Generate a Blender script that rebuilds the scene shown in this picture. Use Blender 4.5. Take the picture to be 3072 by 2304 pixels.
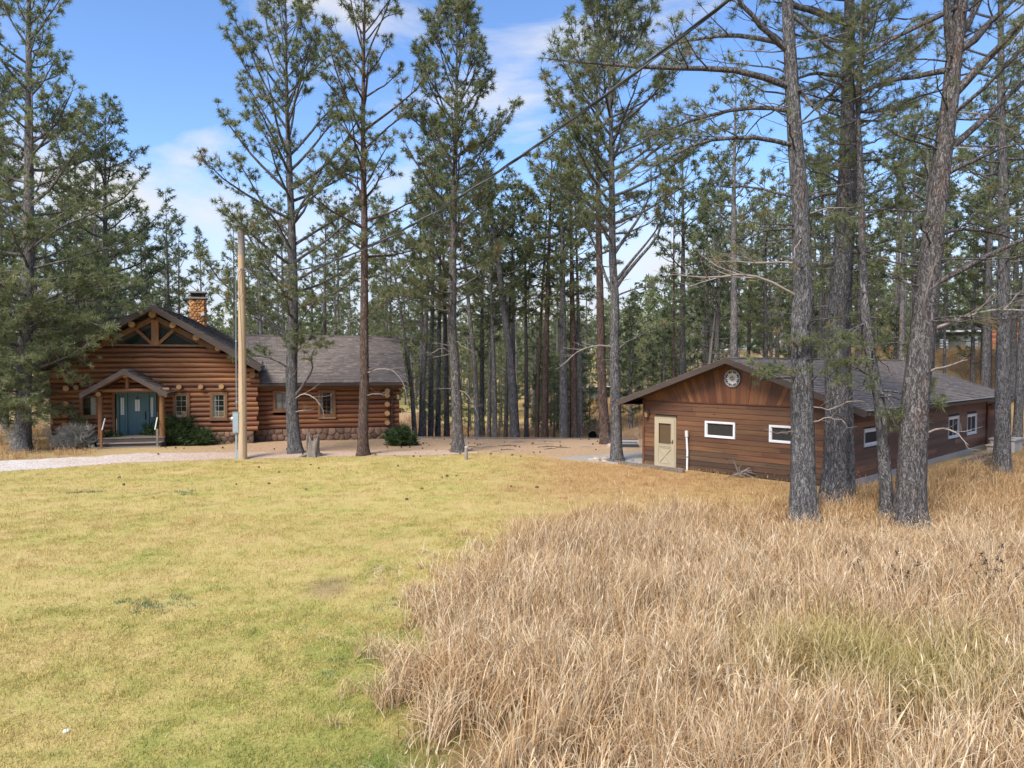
import bpy, math, random
import numpy as np
from mathutils import Vector, Matrix

for o in list(bpy.data.objects):
    bpy.data.objects.remove(o, do_unlink=True)
SC = bpy.context.scene
COL = SC.collection
PI = math.pi
R = math.radians

# ------------------------------------------------------------------ camera
cam = bpy.data.objects.new('camera', bpy.data.cameras.new('camera'))
COL.objects.link(cam)
cam.data.sensor_width = 36.0
cam.data.lens = 36.0 * 2180 / 3072
cam.data.clip_end = 6000
cam.location = (0, 0, 4.1)
cam.rotation_euler = (R(90 - 1.445), 0, 0)
SC.camera = cam

# ------------------------------------------------------------------ sky and sun (thin high cloud, soft light from behind on the left)
SUN_EL, SUN_AZ = R(47), R(210)          # azimuth clockwise from +Y
world = bpy.data.worlds.new('World')
SC.world = world
world.use_nodes = True
wn, wl = world.node_tree.nodes, world.node_tree.links
wn.clear()
w_out = wn.new('ShaderNodeOutputWorld')
w_bg = wn.new('ShaderNodeBackground')
w_sky = wn.new('ShaderNodeTexSky')
w_sky.sky_type = 'NISHITA'
w_sky.sun_disc = False
w_sky.sun_elevation = SUN_EL
w_sky.sun_rotation = SUN_AZ
w_sky.altitude = 1600
w_sky.air_density = 1.0
w_sky.dust_density = 0.7
w_sky.ozone_density = 2.2
w_geo = wn.new('ShaderNodeTexCoord')
w_sep = wn.new('ShaderNodeSeparateXYZ')
w_map = wn.new('ShaderNodeMapping')
w_map.inputs['Scale'].default_value = (1.6, 1.6, 4.2)
w_map.inputs['Location'].default_value = (8.8, 1.1, 1.7)
w_noi = wn.new('ShaderNodeTexNoise')
w_noi.inputs['Scale'].default_value = 1.5
w_noi.inputs['Detail'].default_value = 7
w_noi.inputs['Roughness'].default_value = 0.56
w_noi.inputs['Distortion'].default_value = 0.5
w_rmp = wn.new('ShaderNodeValToRGB')
w_rmp.color_ramp.elements[0].position = 0.50
w_rmp.color_ramp.elements[1].position = 0.66
w_hor = wn.new('ShaderNodeMapRange')      # pale haze low down, all the way round
w_hor.inputs['From Min'].default_value = 0.27
w_hor.inputs['From Max'].default_value = 0.06
w_hor.inputs['To Min'].default_value = 0.0
w_hor.inputs['To Max'].default_value = 0.94
w_hor.interpolation_type = 'SMOOTHSTEP'
w_hsv = wn.new('ShaderNodeHueSaturation')
w_hsv.inputs['Saturation'].default_value = 1.12
w_hsv.inputs['Hue'].default_value = 0.504
w_haze = wn.new('ShaderNodeMix'); w_haze.data_type = 'RGBA'
w_haze.inputs['B'].default_value = (2.72, 2.92, 3.28, 1)
w_mix = wn.new('ShaderNodeMix'); w_mix.data_type = 'RGBA'
w_mix.inputs['B'].default_value = (3.1, 3.15, 3.3, 1)
wl.new(w_geo.outputs['Generated'], w_sep.inputs[0])
wl.new(w_geo.outputs['Generated'], w_map.inputs[0])
wl.new(w_map.outputs[0], w_noi.inputs['Vector'])
wl.new(w_sep.outputs['Z'], w_hor.inputs['Value'])
wl.new(w_noi.outputs[0], w_rmp.inputs[0])
wl.new(w_sky.outputs[0], w_hsv.inputs['Color'])
wl.new(w_hsv.outputs[0], w_haze.inputs['A'])
wl.new(w_hor.outputs[0], w_haze.inputs['Factor'])
wl.new(w_haze.outputs['Result'], w_mix.inputs['A'])
wl.new(w_rmp.outputs[0], w_mix.inputs['Factor'])
wl.new(w_mix.outputs['Result'], w_bg.inputs['Color'])
w_bg.inputs['Strength'].default_value = 0.088
wl.new(w_bg.outputs[0], w_out.inputs[0])

sun_d = bpy.data.lights.new('sun', 'SUN')
sun_d.energy = 1.9
sun_d.angle = R(24)
sun_d.color = (1.0, 0.94, 0.86)
sun = bpy.data.objects.new('sun', sun_d)
COL.objects.link(sun)
sun_dir = Vector((math.sin(SUN_AZ) * math.cos(SUN_EL), math.cos(SUN_AZ) * math.cos(SUN_EL), math.sin(SUN_EL)))
sun.rotation_euler = sun_dir.to_track_quat('Z', 'Y').to_euler()
sun.location = (-20, -20, 40)

SC.view_settings.view_transform = 'Standard'
SC.view_settings.look = 'None'
SC.view_settings.gamma = 1
SC.view_settings.use_curve_mapping = False
SC.view_settings.exposure = 1.68
SC.cycles.max_bounces = 6
SC.cycles.transparent_max_bounces = 8
SC.cycles.use_denoising = True

# ------------------------------------------------------------------ mesh helpers
class MB:
    """Collects vertices, quads, triangles and polygons, builds ONE mesh."""
    def __init__(s):
        s.V, s.Q, s.T, s.N, s.A, s.n = [], [], [], [], [], 0
        s.QM, s.TM = [], []
    def add(s, V, Q=None, T=None, tint=None, m=0):
        V = np.asarray(V, float).reshape(-1, 3)
        if Q is not None and len(Q):
            Q = np.asarray(Q, int).reshape(-1, 4); s.Q.append(Q + s.n); s.QM.append(np.full(len(Q), m))
        if T is not None and len(T):
            T = np.asarray(T, int).reshape(-1, 3); s.T.append(T + s.n); s.TM.append(np.full(len(T), m))
        s.V.append(V)
        s.A.append(np.full(len(V), .5) if tint is None else np.broadcast_to(np.asarray(tint, float), (len(V),)))
        s.n += len(V)
        return s
    def box(s, x0, y0, z0, x1, y1, z1, tint=None, m=0):
        V = [(x, y, z) for z in (z0, z1) for y in (y0, y1) for x in (x0, x1)]
        return s.add(V, [(0, 2, 3, 1), (4, 5, 7, 6), (0, 1, 5, 4), (2, 6, 7, 3), (0, 4, 6, 2), (1, 3, 7, 5)], tint=tint, m=m)
    def hexa(s, b, t, tint=None, m=0):
        """Box from its bottom ring b and top ring t, four corners each, counter-clockwise seen from above."""
        return s.add(list(b) + list(t), [(3, 2, 1, 0), (4, 5, 6, 7), (0, 1, 5, 4), (1, 2, 6, 5), (2, 3, 7, 6), (3, 0, 4, 7)], tint=tint, m=m)
    def tube(s, P, rad, S=8, caps=True, tint=None, m=0, mcap=None, ecc=None):
        P = np.asarray(P, float); n = len(P)
        rad = np.broadcast_to(np.asarray(rad, float), (n,))
        T = np.gradient(P, axis=0); T /= np.linalg.norm(T, axis=1, keepdims=True) + 1e-9
        ref = np.array([0, 0, 1.0]) if abs(T[:, 2]).mean() < .8 else np.array([1.0, 0, 0])
        A = np.cross(T, ref); A /= np.linalg.norm(A, axis=1, keepdims=True) + 1e-9
        B = np.cross(T, A)
        ang = np.linspace(0, 2 * PI, S, endpoint=False)
        V = P[:, None] + rad[:, None, None] * (np.cos(ang)[None, :, None] * A[:, None] + np.sin(ang)[None, :, None] * B[:, None])
        i = np.arange(n - 1)[:, None] * S; j = np.arange(S)[None]; j2 = (j + 1) % S
        Q = np.stack([i + j, i + j2, i + S + j2, i + S + j], -1).reshape(-1, 4)
        s.add(V.reshape(-1, 3), Q, tint=tint, m=m)
        if caps:
            for k, rev in ((0, False), (n - 1, True)):
                ring = V[k]
                C = np.vstack([ring, P[k]])
                f = [(S, (a + 1) % S, a) if not rev else (S, a, (a + 1) % S) for a in range(S)]
                s.add(C, T=f, tint=tint, m=m if mcap is None else mcap)
        return s
    def frusta(s, P0, P1, R0, R1, S=3, tint=None):
        P0, P1 = np.asarray(P0, float), np.asarray(P1, float)
        if not len(P0): return s
        A, B = perp(P1 - P0)
        ang = np.linspace(0, 2 * PI, S, endpoint=False)
        c = np.cos(ang)[None, :, None]; d = np.sin(ang)[None, :, None]
        off = c * A[:, None] + d * B[:, None]
        V = np.concatenate([P0[:, None] + np.asarray(R0)[:, None, None] * off, P1[:, None] + np.asarray(R1)[:, None, None] * off], 1)
        n = len(P0); i = np.arange(n)[:, None] * 2 * S; j = np.arange(S)[None]; j2 = (j + 1) % S
        Q = np.stack([i + j, i + j2, i + S + j2, i + S + j], -1).reshape(-1, 4)
        return s.add(V.reshape(-1, 3), Q, tint=tint)
    def poly_prism(s, pts, f, d0, d1, tint=None, m=0):
        """Convex outline pts (2D, counter-clockwise seen from the d1 side) mapped by f(x, y, d) and extruded from d0 to d1."""
        n = len(pts)
        V = [f(x, y, d0) for x, y in pts] + [f(x, y, d1) for x, y in pts]
        Q = [(a, (a + 1) % n, n + (a + 1) % n, n + a) for a in range(n)]
        T = [(n, n + a, n + a + 1) for a in range(1, n - 1)] + [(0, a + 1, a) for a in range(1, n - 1)]
        return s.add(V, Q, T, tint=tint, m=m)
    def mesh(s, name, smooth=False):
        me = bpy.data.meshes.new(name)
        V = np.concatenate(s.V) if s.V else np.zeros((0, 3))
        Q = np.concatenate(s.Q) if s.Q else np.zeros((0, 4), int)
        T = np.concatenate(s.T) if s.T else np.zeros((0, 3), int)
        me.vertices.add(len(V)); me.vertices.foreach_set('co', V.astype(np.float32).ravel())
        nl = len(Q) * 4 + len(T) * 3
        me.loops.add(nl)
        me.loops.foreach_set('vertex_index', np.concatenate([Q.ravel(), T.ravel()]).astype(np.int32))
        me.polygons.add(len(Q) + len(T))
        st = np.concatenate([np.arange(len(Q)) * 4, len(Q) * 4 + np.arange(len(T)) * 3])
        me.polygons.foreach_set('loop_start', st.astype(np.int32))
        mi = np.concatenate(s.QM + s.TM) if (s.QM or s.TM) else np.zeros(0)
        me.polygons.foreach_set('material_index', mi.astype(np.int32))
        me.polygons.foreach_set('use_smooth', np.full(len(Q) + len(T), smooth))
        a = me.attributes.new('tint', 'FLOAT', 'POINT')
        a.data.foreach_set('value', np.concatenate(s.A).astype(np.float32) if s.A else np.zeros(0, np.float32))
        me.update(calc_edges=True)
        return me

def perp(D):
    D = D / (np.linalg.norm(D, axis=1, keepdims=True) + 1e-9)
    ref = np.where(np.abs(D[:, 2:3]) < .9, np.array([[0, 0, 1.0]]), np.array([[1.0, 0, 0]]))
    A = np.cross(D, ref); A /= np.linalg.norm(A, axis=1, keepdims=True) + 1e-9
    return A, np.cross(D, A)

def ob(name, mesh, mats=None, parent=None, smooth=False, **props):
    """Links ONE mesh object; mesh is an MB or a finished mesh."""
    if isinstance(mesh, MB): mesh = mesh.mesh(name, smooth)
    if mats is not None and not len(mesh.materials):
        for m in (mats if isinstance(mats, (list, tuple)) else [mats]): mesh.materials.append(m)
    o = bpy.data.objects.new(name, mesh); COL.objects.link(o)
    if parent is not None: o.parent = parent
    for k, v in props.items(): o[k] = v
    return o

def thing(name, label, category, loc=(0, 0, 0), rz=0.0, group=None):
    e = bpy.data.objects.new(name, None); COL.objects.link(e)
    e.location = loc; e.rotation_euler = (0, 0, rz); e.empty_display_size = .3
    e['label'] = label; e['category'] = category
    if group: e['group'] = group
    return e

def tag(o, label, category, group=None):
    o['label'] = label; o['category'] = category
    if group: o['group'] = group
    return o

# ------------------------------------------------------------------ materials
def nodes(name):
    m = bpy.data.materials.new(name); m.use_nodes = True
    nt = m.node_tree; nt.nodes.clear()
    out = nt.nodes.new('ShaderNodeOutputMaterial')
    b = nt.nodes.new('ShaderNodeBsdfPrincipled')
    nt.links.new(b.outputs[0], out.inputs[0])
    return m, nt, b, out

def N(nt, t, **kw):
    n = nt.nodes.new('ShaderNode' + t)
    for k, v in kw.items():
        if k in ('ins',):
            for a, b in v.items(): n.inputs[a].default_value = b
        else: setattr(n, k, v)
    return n

def ramp(nt, stops, src=None):
    r = nt.nodes.new('ShaderNodeValToRGB'); e = r.color_ramp.elements
    while len(e) < len(stops): e.new(.5)
    for i, (p, c) in enumerate(stops):
        e[i].position = p; e[i].color = (*c, 1) if len(c) == 3 else c
    if src is not None: nt.links.new(src, r.inputs[0])
    return r

def noise(nt, vec, scale, detail=4, rough=.55, vscale=None):
    if vscale is not None:
        mp = N(nt, 'Mapping', ins={'Scale': vscale}); nt.links.new(vec, mp.inputs[0]); vec = mp.outputs[0]
    n = N(nt, 'TexNoise', ins={'Scale': scale, 'Detail': detail, 'Roughness': rough})
    nt.links.new(vec, n.inputs['Vector'])
    return n.outputs[0]

def mixc(nt, fac, a, b, mode='MIX'):
    m = N(nt, 'Mix', data_type='RGBA', blend_type=mode)
    for s, v in (('Factor', fac), ('A', a), ('B', b)):
        if isinstance(v, (int, float)): m.inputs[s].default_value = v
        elif isinstance(v, (tuple, list)): m.inputs[s].default_value = (*v, 1) if len(v) == 3 else v
        else: nt.links.new(v, m.inputs[s])
    return m.outputs['Result']

def mth(nt, op, a, b=None, c=None):
    m = N(nt, 'Math', operation=op)
    for i, v in enumerate((a, b, c)):
        if v is None: continue
        if isinstance(v, (int, float)): m.inputs[i].default_value = v
        else: nt.links.new(v, m.inputs[i])
    return m.outputs[0]

def bump(nt, b, h, strength=.5, dist=.02):
    n = N(nt, 'Bump', ins={'Strength': strength, 'Distance': dist})
    nt.links.new(h, n.inputs['Height']); nt.links.new(n.outputs[0], b.inputs['Normal'])

def plain(name, col, rough=.6, metal=0.0, var=.25, scale=6, bmp=.15, tint=0.0):
    """Painted, cast or sawn surface: base colour with uneven wear, a per-piece shift and fine relief."""
    m, nt, b, o = nodes(name)
    tc = N(nt, 'TexCoord')
    n = noise(nt, tc.outputs['Object'], scale, 6, .62)
    k = ramp(nt, [(.25, tuple(c * (1 - var) for c in col)), (.75, tuple(min(1, c * (1 + var)) for c in col))], n)
    c = k.outputs[0]
    if tint:
        a = N(nt, 'Attribute', attribute_name='tint')
        oi = N(nt, 'ObjectInfo')
        f = mth(nt, 'MULTIPLY', mth(nt, 'SUBTRACT', mth(nt, 'ADD', a.outputs['Fac'], oi.outputs['Random']), 1.0), tint)
        h = N(nt, 'HueSaturation'); nt.links.new(c, h.inputs['Color']); nt.links.new(mth(nt, 'ADD', f, 1.0), h.inputs['Value']); c = h.outputs[0]
    nt.links.new(c, b.inputs['Base Color'])
    b.inputs['Roughness'].default_value = rough; b.inputs['Metallic'].default_value = metal
    if bmp: bump(nt, b, noise(nt, tc.outputs['Object'], scale * 8, 3), bmp, .01)
    return m

def wood(name, light, dark, axis=0, rough=.6, rnd=.5, knots=True, bmp=.4, streak=26):
    """Stained or weathered timber with grain along one axis, knots and a shift per piece."""
    m, nt, b, o = nodes(name)
    tc = N(nt, 'TexCoord'); oi = N(nt, 'ObjectInfo'); at = N(nt, 'Attribute', attribute_name='tint')
    comb = N(nt, 'CombineXYZ'); rr = mth(nt, 'MULTIPLY', oi.outputs['Random'], 37.0)
    for i in range(3): nt.links.new(rr, comb.inputs[i])
    av = N(nt, 'VectorMath', operation='ADD'); nt.links.new(tc.outputs['Object'], av.inputs[0]); nt.links.new(comb.outputs[0], av.inputs[1])
    sc = [streak, streak, streak]; sc[axis] = .9
    g = noise(nt, av.outputs[0], 1.0, 5, .65, tuple(sc))
    sc2 = [3.0, 3.0, 3.0]; sc2[axis] = .55
    w = noise(nt, av.outputs[0], 1.0, 3, .6, tuple(sc2))
    f = mth(nt, 'ADD', mth(nt, 'MULTIPLY', g, .62), mth(nt, 'MULTIPLY', w, .5))
    k = ramp(nt, [(.34, dark), (.74, light)], f)
    c = k.outputs[0]
    if knots:
        v = N(nt, 'TexVoronoi', ins={'Scale': 1.0}); sk = [5.0, 5.0, 5.0]; sk[axis] = 1.7
        mp = N(nt, 'Mapping', ins={'Scale': tuple(sk)}); nt.links.new(av.outputs[0], mp.inputs[0]); nt.links.new(mp.outputs[0], v.inputs['Vector'])
        kn = ramp(nt, [(.06, (1, 1, 1)), (.15, (0, 0, 0))], v.outputs['Distance'])
        c = mixc(nt, mth(nt, 'MULTIPLY', kn.outputs[0], .75), c, tuple(x * .35 for x in dark))
    h = N(nt, 'HueSaturation'); nt.links.new(c, h.inputs['Color'])
    val = mth(nt, 'ADD', mth(nt, 'MULTIPLY', mth(nt, 'SUBTRACT', mth(nt, 'ADD', oi.outputs['Random'], at.outputs['Fac']), 1.0), rnd), 1.0)
    nt.links.new(val, h.inputs['Value'])
    nt.links.new(mth(nt, 'ADD', mth(nt, 'MULTIPLY', oi.outputs['Random'], .016), .492), h.inputs['Hue'])
    nt.links.new(h.outputs[0], b.inputs['Base Color'])
    b.inputs['Roughness'].default_value = rough
    bump(nt, b, f, bmp, .012)
    return m

def bark(name, grey, rust, amount):
    """Furrowed pine bark: irregular vertical plates, dark fissures, flaky fine grain, rust patches."""
    m, nt, b, o = nodes(name)
    tc = N(nt, 'TexCoord'); oi = N(nt, 'ObjectInfo')
    comb = N(nt, 'CombineXYZ'); nt.links.new(mth(nt, 'MULTIPLY', oi.outputs['Random'], 50.0), comb.inputs[2])
    av = N(nt, 'VectorMath', operation='ADD'); nt.links.new(tc.outputs['Object'], av.inputs[0]); nt.links.new(comb.outputs[0], av.inputs[1])
    wob = N(nt, 'TexNoise', ins={'Scale': 7.0, 'Detail': 4.0}); nt.links.new(av.outputs[0], wob.inputs['Vector'])
    wv = N(nt, 'VectorMath', operation='MULTIPLY_ADD'); nt.links.new(wob.outputs['Color'], wv.inputs[0])
    wv.inputs[1].default_value = (.16, .16, .30); nt.links.new(av.outputs[0], wv.inputs[2])
    mp = N(nt, 'Mapping', ins={'Scale': (17, 17, 4.6)}); nt.links.new(wv.outputs[0], mp.inputs[0])
    v = N(nt, 'TexVoronoi', feature='DISTANCE_TO_EDGE'); v.inputs['Scale'].default_value = 1.0; nt.links.new(mp.outputs[0], v.inputs['Vector'])
    v2 = N(nt, 'TexVoronoi'); v2.inputs['Scale'].default_value = 1.0; nt.links.new(mp.outputs[0], v2.inputs['Vector'])
    fine = noise(nt, av.outputs[0], 1.0, 6, .72, (55, 55, 17))
    furrow = noise(nt, wv.outputs[0], 1.0, 4, .6, (24, 24, 4.2))
    big = noise(nt, av.outputs[0], 1.0, 4, .6, (2.2, 2.2, .7))
    cell = N(nt, 'SeparateColor'); nt.links.new(v2.outputs['Color'], cell.inputs[0])
    f = mth(nt, 'ADD', mth(nt, 'MULTIPLY', fine, .75), mth(nt, 'MULTIPLY', cell.outputs[0], .25))
    plate = ramp(nt, [(.28, tuple(x * .5 for x in grey)), (.72, tuple(x * 1.5 for x in grey))], f)
    redp = ramp(nt, [(.28, tuple(x * .5 for x in rust)), (.72, tuple(x * 1.35 for x in rust))], f)
    rf = ramp(nt, [(.64 - amount * .35, (0, 0, 0)), (.78 - amount * .35, (1, 1, 1))], mth(nt, 'ADD', mth(nt, 'MULTIPLY', big, .8), mth(nt, 'MULTIPLY', cell.outputs[1], .2)))
    c = mixc(nt, mth(nt, 'MULTIPLY', rf.outputs[0], .85), plate.outputs[0], redp.outputs[0])
    crack = ramp(nt, [(.0, (.2, .2, .2)), (.10, (1, 1, 1))], v.outputs['Distance'])
    fur = ramp(nt, [(.38, (.05, .05, .05)), (.50, (1, 1, 1))], furrow)
    k = mth(nt, 'MULTIPLY', crack.outputs[0], fur.outputs[0])
    c = mixc(nt, k, tuple(x * .26 for x in grey), c)
    nt.links.new(c, b.inputs['Base Color']); b.inputs['Roughness'].default_value = .95
    b.inputs['Specular IOR Level'].default_value = .15
    bump(nt, b, mth(nt, 'ADD', mth(nt, 'MULTIPLY', k, .7), mth(nt, 'MULTIPLY', fine, .4)), .9, .03)
    return m

def leafy(name, stops, trans=.25, rnd=.25, rough=.6, wscale=.7, obj=0.0):
    """Needles or blades: colour by the 'tint' of each piece plus a slow drift through the place; thin, so some light comes through."""
    m, nt, b, out = nodes(name)
    a = N(nt, 'Attribute', attribute_name='tint'); g = N(nt, 'NewGeometry')
    n = noise(nt, g.outputs['Position'], wscale, 2, .5)
    f = mth(nt, 'ADD', a.outputs['Fac'], mth(nt, 'MULTIPLY', mth(nt, 'SUBTRACT', n, .5), rnd * 2))
    if obj:
        oi = N(nt, 'ObjectInfo'); f = mth(nt, 'ADD', f, mth(nt, 'MULTIPLY', mth(nt, 'SUBTRACT', oi.outputs['Random'], .5), obj))
    c = ramp(nt, stops, f).outputs[0]
    nt.links.new(c, b.inputs['Base Color']); b.inputs['Roughness'].default_value = rough
    b.inputs['Specular IOR Level'].default_value = .4
    t = N(nt, 'BsdfTranslucent'); nt.links.new(c, t.inputs[0])
    mx = N(nt, 'MixShader'); mx.inputs[0].default_value = trans
    nt.links.new(b.outputs[0], mx.inputs[1]); nt.links.new(t.outputs[0], mx.inputs[2]); nt.links.new(mx.outputs[0], out.inputs[0])
    return m

def glass(name, col=(.02, .025, .025), alpha=.35, spec=.3):
    m, nt, b, out = nodes(name)
    b.inputs['Base Color'].default_value = (*col, 1); b.inputs['Roughness'].default_value = .04
    b.inputs['IOR'].default_value = 1.5; b.inputs['Specular IOR Level'].default_value = spec
    if alpha < 1:
        t = N(nt, 'BsdfTransparent'); mx = N(nt, 'MixShader'); mx.inputs[0].default_value = alpha
        nt.links.new(t.outputs[0], mx.inputs[1]); nt.links.new(b.outputs[0], mx.inputs[2]); nt.links.new(mx.outputs[0], out.inputs[0])
    return m

M = {}
M['log'] = wood('stained_log', (.235, .088, .030), (.10, .035, .013), 0, .5, .45)
M['log_side'] = wood('stained_log_side', (.235, .088, .030), (.10, .035, .013), 1, .5, .45)
M['log_end'] = wood('log_end_grain', (.40, .24, .10), (.24, .12, .045), 1, .7, .4, False, streak=9)
M['post'] = wood('stained_post', (.25, .11, .035), (.12, .045, .016), 2, .55, .3)
M['trim'] = wood('window_trim_wood', (.21, .095, .032), (.11, .045, .017), 2, .6, .3, False)
M['fascia'] = wood('brown_fascia', (.080, .055, .043), (.042, .029, .024), 0, .7, .2, False)
M['cedar'] = wood('cedar_board', (.158, .068, .027), (.066, .027, .011), 0, .65, .55)
M['cedar_low'] = wood('weathered_cedar_board', (.125, .064, .032), (.052, .030, .018), 0, .8, .6)
M['cedar_side'] = wood('cedar_board_side', (.165, .062, .026), (.062, .023, .011), 1, .65, .65)
M['cedar_fan'] = wood('cedar_fan_board', (.205, .078, .027), (.088, .031, .013), 2, .55, .45)
M['grey_wood'] = wood('grey_weathered_wood', (.24, .20, .16), (.09, .075, .06), 0, .85, .4)
M['pole_wood'] = wood('new_pole_wood', (.50, .355, .23), (.33, .215, .13), 2, .75, .1, True, .5, 30)
M['stump_wood'] = wood('stump_wood', (.24, .20, .165), (.075, .06, .05), 2, .9, .2, False, 1.0, 18)
M['dead_wood'] = wood('bare_dead_wood', (.33, .28, .25), (.17, .14, .12), 0, .9, .3, False)
M['shingle'] = plain('asphalt_shingle', (.135, .112, .098), .9, var=.2, scale=14, bmp=.5, tint=.75)
M['shingle_brown'] = plain('brown_asphalt_shingle', (.135, .105, .088), .9, var=.2, scale=14, bmp=.5, tint=.7)
M['stone'] = plain('foundation_stone', (.15, .088, .058), .85, var=.45, scale=5, bmp=.8, tint=.75)
M['mortar'] = plain('mortar', (.085, .07, .06), .95, var=.2)
M['chimney_stone'] = plain('chimney_stone', (.54, .255, .095), .85, var=.5, scale=6, bmp=.8, tint=.7)
M['concrete'] = plain('concrete', (.31, .29, .26), .9, var=.15, scale=2.5, bmp=.3)
M['pale_stone'] = plain('pale_rock', (.42, .33, .26), .9, var=.3, scale=7, bmp=.6, tint=.4)
M['teal'] = plain('teal_door_paint', (.042, .115, .130), .45, var=.12, scale=3, bmp=.05)
M['tan'] = plain('tan_door_paint', (.40, .335, .225), .5, var=.08, scale=2, bmp=.05)
M['white'] = plain('white_vinyl', (.72, .73, .74), .4, var=.06, bmp=.03)
M['off_white'] = plain('weathered_white_paint', (.60, .58, .55), .6, var=.15)
M['meter'] = plain('grey_blue_steel', (.30, .36, .38), .45, .3, var=.1, bmp=.05)
M['conduit'] = plain('grey_conduit', (.15, .175, .19), .5, .2, var=.15, bmp=.05)
M['black'] = plain('black_metal', (.012, .012, .013), .45, .3, var=.2)
M['rubber'] = plain('dark_rubber', (.02, .02, .021), .7, var=.2)
M['cable'] = plain('weathered_cable', (.030, .036, .046), .55, var=.2, bmp=0)
M['cable_bare'] = plain('bare_neutral_cable', (.20, .215, .23), .45, .4, var=.2, bmp=0)
M['dark_in'] = plain('dark_interior', (.03, .026, .022), .9, var=.2)
M['curtain'] = plain('white_curtain', (.62, .62, .58), .8, var=.1)
M['blind'] = plain('brown_blind', (.26, .16, .075), .6, var=.12)
M['pane'] = glass('clear_pane', alpha=.22, spec=.5)
M['dark_pane'] = glass('dark_pane', (.016, .024, .019), 1, .10)
M['grid_bar'] = plain('pale_green_bars', (.33, .36, .31), .5, var=.1)
M['steel'] = plain('galvanised_steel', (.42, .44, .46), .4, .6, var=.12, bmp=.05)
M['brass'] = plain('old_brass', (.34, .26, .12), .4, .7, var=.2)
M['bark_grey'] = bark('grey_pine_bark', (.172, .163, .160), (.20, .14, .108), .08)
M['bark_mid'] = bark('grey_brown_pine_bark', (.160, .146, .138), (.205, .130, .098), .26)
M['bark_red'] = bark('rust_pine_bark', (.145, .115, .098), (.165, .102, .078), .8)
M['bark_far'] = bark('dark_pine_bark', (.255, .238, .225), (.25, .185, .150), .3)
M['needle'] = leafy('pine_needles', [(.0, (.090, .115, .054)), (.35, (.180, .210, .098)), (.6, (.245, .268, .13)), (.82, (.31, .30, .15)), (1., (.30, .22, .11))], .5, .16, .38, .5)
M['needle_blue'] = leafy('blue_green_pine_needles', [(.0, (.090, .122, .058)), (.4, (.190, .228, .106)), (.7, (.265, .292, .14)), (1., (.32, .31, .155))], .5, .16, .38, .4, .25)
M['needle_far'] = leafy('far_pine_needles', [(.0, (.090, .122, .066)), (.4, (.180, .215, .104)), (.7, (.25, .268, .125)), (1., (.32, .31, .145))], .5, .22, .4, .08, .45)
M['shrub'] = leafy('juniper_spray', [(.0, (.014, .030, .010)), (.5, (.045, .080, .022)), (1., (.105, .14, .04))], .2, .2)
M['sage'] = leafy('sage_spray', [(.0, (.30, .27, .22)), (.5, (.52, .48, .40)), (1., (.68, .64, .55))], .2, .1)
M['cone'] = plain('pine_cone', (.085, .052, .036), .9, var=.4)
# ------------------------------------------------------------------ ground
def sstep(a, b, x):
    t = np.clip((np.asarray(x, float) - a) / (b - a), 0, 1); return t * t * (3 - 2 * t)

def wob(x, y, s=1.0):
    x = np.asarray(x, float) * s; y = np.asarray(y, float) * s
    return (np.sin(x * 1.3 + 1.7 * np.sin(y * .9 + 2)) + np.sin(y * 1.9 - 1.3 * np.sin(x * 1.1)) + .6 * np.sin(x * 3.7 + y * 2.9 + np.sin(y * 4.1)) + .5 * np.sin(y * 5.3 - x * 4.7)) / 3.1

CA = R(15); CO = np.array([-14.876, 37.794])          # log cabin: origin on its front wall, turned 15 degrees
def cab(u, v): return CO[0] + u * math.cos(CA) - v * math.sin(CA), CO[1] + u * math.sin(CA) + v * math.cos(CA)
SA = math.atan2(-.724, .69); SO = np.array([5.43, 30.11])   # cedar garage: origin at its far front corner
def shd(s, t): return SO[0] + s * math.cos(SA) - t * math.sin(SA), SO[1] + s * math.sin(SA) + t * math.cos(SA)

def wall_y(x): return 41.5 - .092 * (np.asarray(x, float) + 5.65)

def gz(x, y):
    x = np.asarray(x, float); y = np.asarray(y, float)
    z = .035 * wob(x, y, .22)
    mx, my = cab(-4.0, -2.6)
    z = z + .17 * np.exp(-(((x - mx) / 4.2) ** 2 + ((y - my) / 2.2) ** 2))
    dr = (.95 + .012 * np.clip(y - 42, 0, 40)) * sstep(0.05, .9, y - wall_y(x)) * sstep(-8.0, -6.4, x) * (1 - sstep(4.6, 8.5, x)) * (1 - sstep(64, 92, y))
    z = z - dr
    z = z + 5.6 * sstep(15, 32, x) * sstep(41, 66, y)
    z = z + .9 * sstep(-24, -40, x) * sstep(34, 60, y)
    z = z + 7 * sstep(110, 420, y)
    return z

XB_Y = [4, 7.4, 9.1, 12.7, 14.9, 17.3, 19.2, 20.4, 21.7, 24.0, 27, 31, 38, 46]
XB_X = [-.9, -1.05, -1.3, -1.4, -1.02, -.2, 1.6, 4.4, 8.0, 12.2, 15.5, 19.5, 27, 34]
def meadow_d(x, y): return np.asarray(x, float) - np.interp(y, XB_Y, XB_X) + .22 * wob(x, y, 1.1)

DR_X = [-45, -32, -22, -19.7, -17, -12.1, -8, -3.5, -1]
DR_N = [20.5, 23.8, 26.6, 27.9, 30.2, 31.9, 32.7, 33.3, 33.9]     # near edge of the drive
DR_F = [24, 27.6, 31.0, 31.9, 32.9, 34.2, 35.0, 35.2, 34.2]       # far edge

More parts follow.
